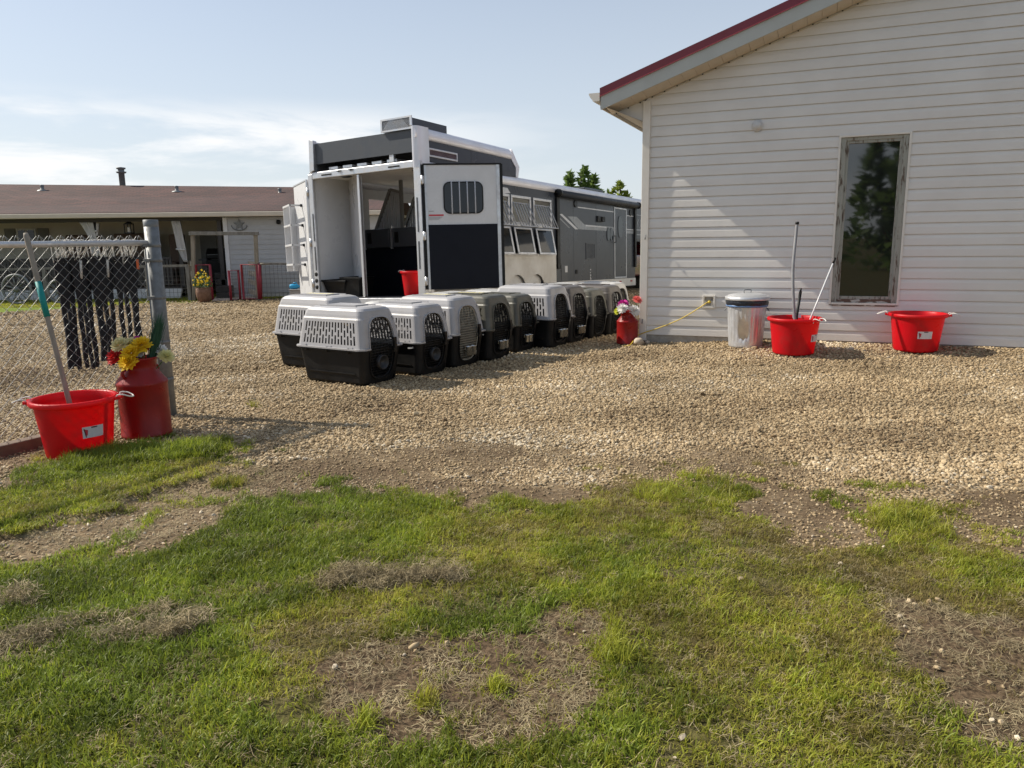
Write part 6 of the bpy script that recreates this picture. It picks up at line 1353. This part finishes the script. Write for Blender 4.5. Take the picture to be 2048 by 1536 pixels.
for _ in range(42):
    a_ = random.uniform(0, 6.28); r_ = .33*math.sqrt(random.random()); z_ = .56+random.random()*.55*(1-(r_/.45)**2); c_ = Vector((r_*math.cos(a_), r_*math.sin(a_)-.04, z_)); nn = Vector((random.gauss(0,.5), -1, .5)).normalized(); e_ = nn.orthogonal().normalized(); g2 = nn.cross(e_)
    r2 = random.uniform(.035, .055); ring_ = [c_+(e_*math.cos(k*math.pi/4)+g2*math.sin(k*math.pi/4))*r2*(1 if k % 2 else .75) for k in range(8)]; fl_.add(ring_+[c_+nn*.02], [(k, (k+1) % 8, 8) for k in range(8)])
fo_.build('foliage', mat('planter_leaf', (.05,.1,.025), .6, trans=.3), br); fl_.build('blooms', FM['yel'], br)
o_ = None
# wagon wheels leaning on the far fence
def wheel(label, px, py, rpx, Y_):
    c_ = at(px, py, Y_); r_ = rpx*Y_/F; t_ = thing('wagon_wheel', label, 'wheel', (c_.x, Y_, 0), 0, 'wagon wheels at the far fence'); cz = r_+.03
    MB().tube([(r_*math.cos(a_), 0, cz+r_*math.sin(a_)) for a_ in np.linspace(0, 2*math.pi, 36, endpoint=False)], .032, 6, closed=True).build('rim', M['galvd'], t_)
    for k in range(12): a_ = k*math.pi/6+.2; MB().tube([(.06*math.cos(a_), 0, cz+.06*math.sin(a_)), ((r_-.02)*math.cos(a_), 0, cz+(r_-.02)*math.sin(a_))], .016, 5).build('spoke', M['galvd'], t_)
    h_ = MB().lathe([(0, .08), (.06, .07), (.075, 0), (.06, -.07), (0, -.08)], 14); h_.v = [(v[0], v[2], v[1]+cz) for v in h_.v]; h_.build('hub', M['galvd'], t_)
wheel('grey spoked wagon wheel seen through the mesh at the far left', 34, 583, 28, 18.5); wheel('dark spoked wagon wheel behind the black straps', 119, 588, 22, 18.55)
# grey box with a blue jug near the open left trailer door
a = at(597, 600, 18.2); bx = thing('grey_utility_box', 'plain grey box on the lawn edge beside the open left trailer door', 'box', (a.x, 18.2, 0)); h_ = at(597, 578, 18.2).z
MB().box(-.16, -.15, 0, .16, .15, h_-.03).build('body', M['greybox'], bx, bevel=.01); MB().box(-.17, -.16, h_-.03, .17, .16, h_).build('lid', M['greybox'], bx, bevel=.008)
jg = thing('blue_jug', 'bright blue plastic jug lying on the grey box', 'jug', (a.x-.06, 18.2, h_)); j_ = MB().lathe([(0, -.12), (.05, -.12), (.06, -.1), (.06, .05), (.03, .09), (.025, .13), (0, .13)], 14); j_.v = [(v[2], v[1], v[0]+.06) for v in j_.v]; j_.build('body', M['blue'], jg); MB().tube([(-.06, 0, .11), (-.03, 0, .15), (.03, 0, .15), (.05, 0, .1)], .012, 6).build('handle', M['blue'], jg)

# ================================================================== TREES
def leafmat(nm, c, c2): return mat(nm, c, .6, c2=c2, scale=1.3, amt=1., trans=.48)
LM = [leafmat('dark_spruce_foliage', (.11,.175,.05), (.16,.225,.065)), leafmat('yellow_green_foliage', (.26,.30,.04), (.17,.22,.04))]
def tree(label, base, h, spires, lm, n, ls, trunk_r=.16, name='tree'):
    t_ = thing(name, label, 'tree', base); mb = MB()
    tk = MB().tube([(0,0,0), (.03,0,h*.35), (-.03,.02,h*.7), (0,0,h*.93)], [trunk_r, trunk_r*.75, trunk_r*.4, .02], 8)
    for (dx, dy, z0, z1, r_) in spires:
        tk.tube([(0, 0, z0*.75), (dx*.6, dy*.6, z0+(z1-z0)*.2), (dx, dy, z1*.96)], [trunk_r*.4, trunk_r*.25, .015], 6)
        for _ in range(int(n*r_*(z1-z0))):
            f = random.random()**.85; z_ = z0+(z1-z0)*f; rr = r_*(1-f)**.7*(.35+.65*random.random())*(1+.35*math.sin(z_*5+dx*9)); a_ = random.uniform(0, 6.28)
            c_ = Vector((dx+rr*math.cos(a_), dy+rr*math.sin(a_), z_-.15*rr)); d_ = Vector((math.cos(a_)+random.gauss(0,.4), math.sin(a_)+random.gauss(0,.4), random.gauss(.35,.35))).normalized(); e_ = d_.cross(Vector((random.gauss(0,1), random.gauss(0,1), random.gauss(0,1)))).normalized(); s_ = ls*random.uniform(.6, 1.3)
            mb.add([c_-d_*s_*.3, c_+e_*s_*.35, c_+d_*s_, c_-e_*s_*.35], [(0,1,2,3)])
    tk.build('trunk', M['bark'], t_); mb.build('crown', lm, t_); return t_
a = at(1162, 480, 46); tree('dark green tree with several spires rising behind the trailer roof', (a.x, 46, 0), at(1168, 334, 46).z, [(-.7, 0, 1.6, at(1143, 344, 46).z, 1.0), (.2, .2, 2, at(1169, 334, 46).z, 1.1), (.75, -.2, 1.6, at(1188, 352, 46).z, .8), (0, 0, 1.2, 4.3, 1.5)], LM[0], 120, .3)
a = at(1240, 480, 44); tree('small yellow green tree behind the trailer near the building corner', (a.x, 44, 0), at(1240, 364, 44).z, [(-.05, 0, 1.2, at(1240, 363, 44).z, .85), (-.45, .1, 1.2, at(1227, 378, 44).z, .5), (.4, .1, 1.2, at(1250, 383, 44).z, .55)], LM[1], 130, .24)
a = at(1200, 480, 50); tree('distant dark tree top showing just between the other two trees', (a.x, 50, 0), at(1200, 381, 50).z, [(0, 0, 1.2, at(1198, 380, 50).z, .8), (.5, 0, 1.2, at(1209, 383, 50).z, .7)], LM[0], 160, .28)
# trees behind the photographer, seen as the reflection in the shed window
for i, (x_, y_, h_) in enumerate(((-3.2, -15, 7.5), (.6, -18, 6.5))):
    tree(['broad dark tree behind the viewer reflected at the left of the window', 'looser dark tree behind the viewer reflected at the right of the window'][i], (x_, y_, 0), h_, [(0, 0, .3, h_, 1.7), (1.4, .3, .4, h_*.75, 1.2), (-1.5, -.2, .5, h_*.7, 1.1)], LM[0], 75, .42, .2)
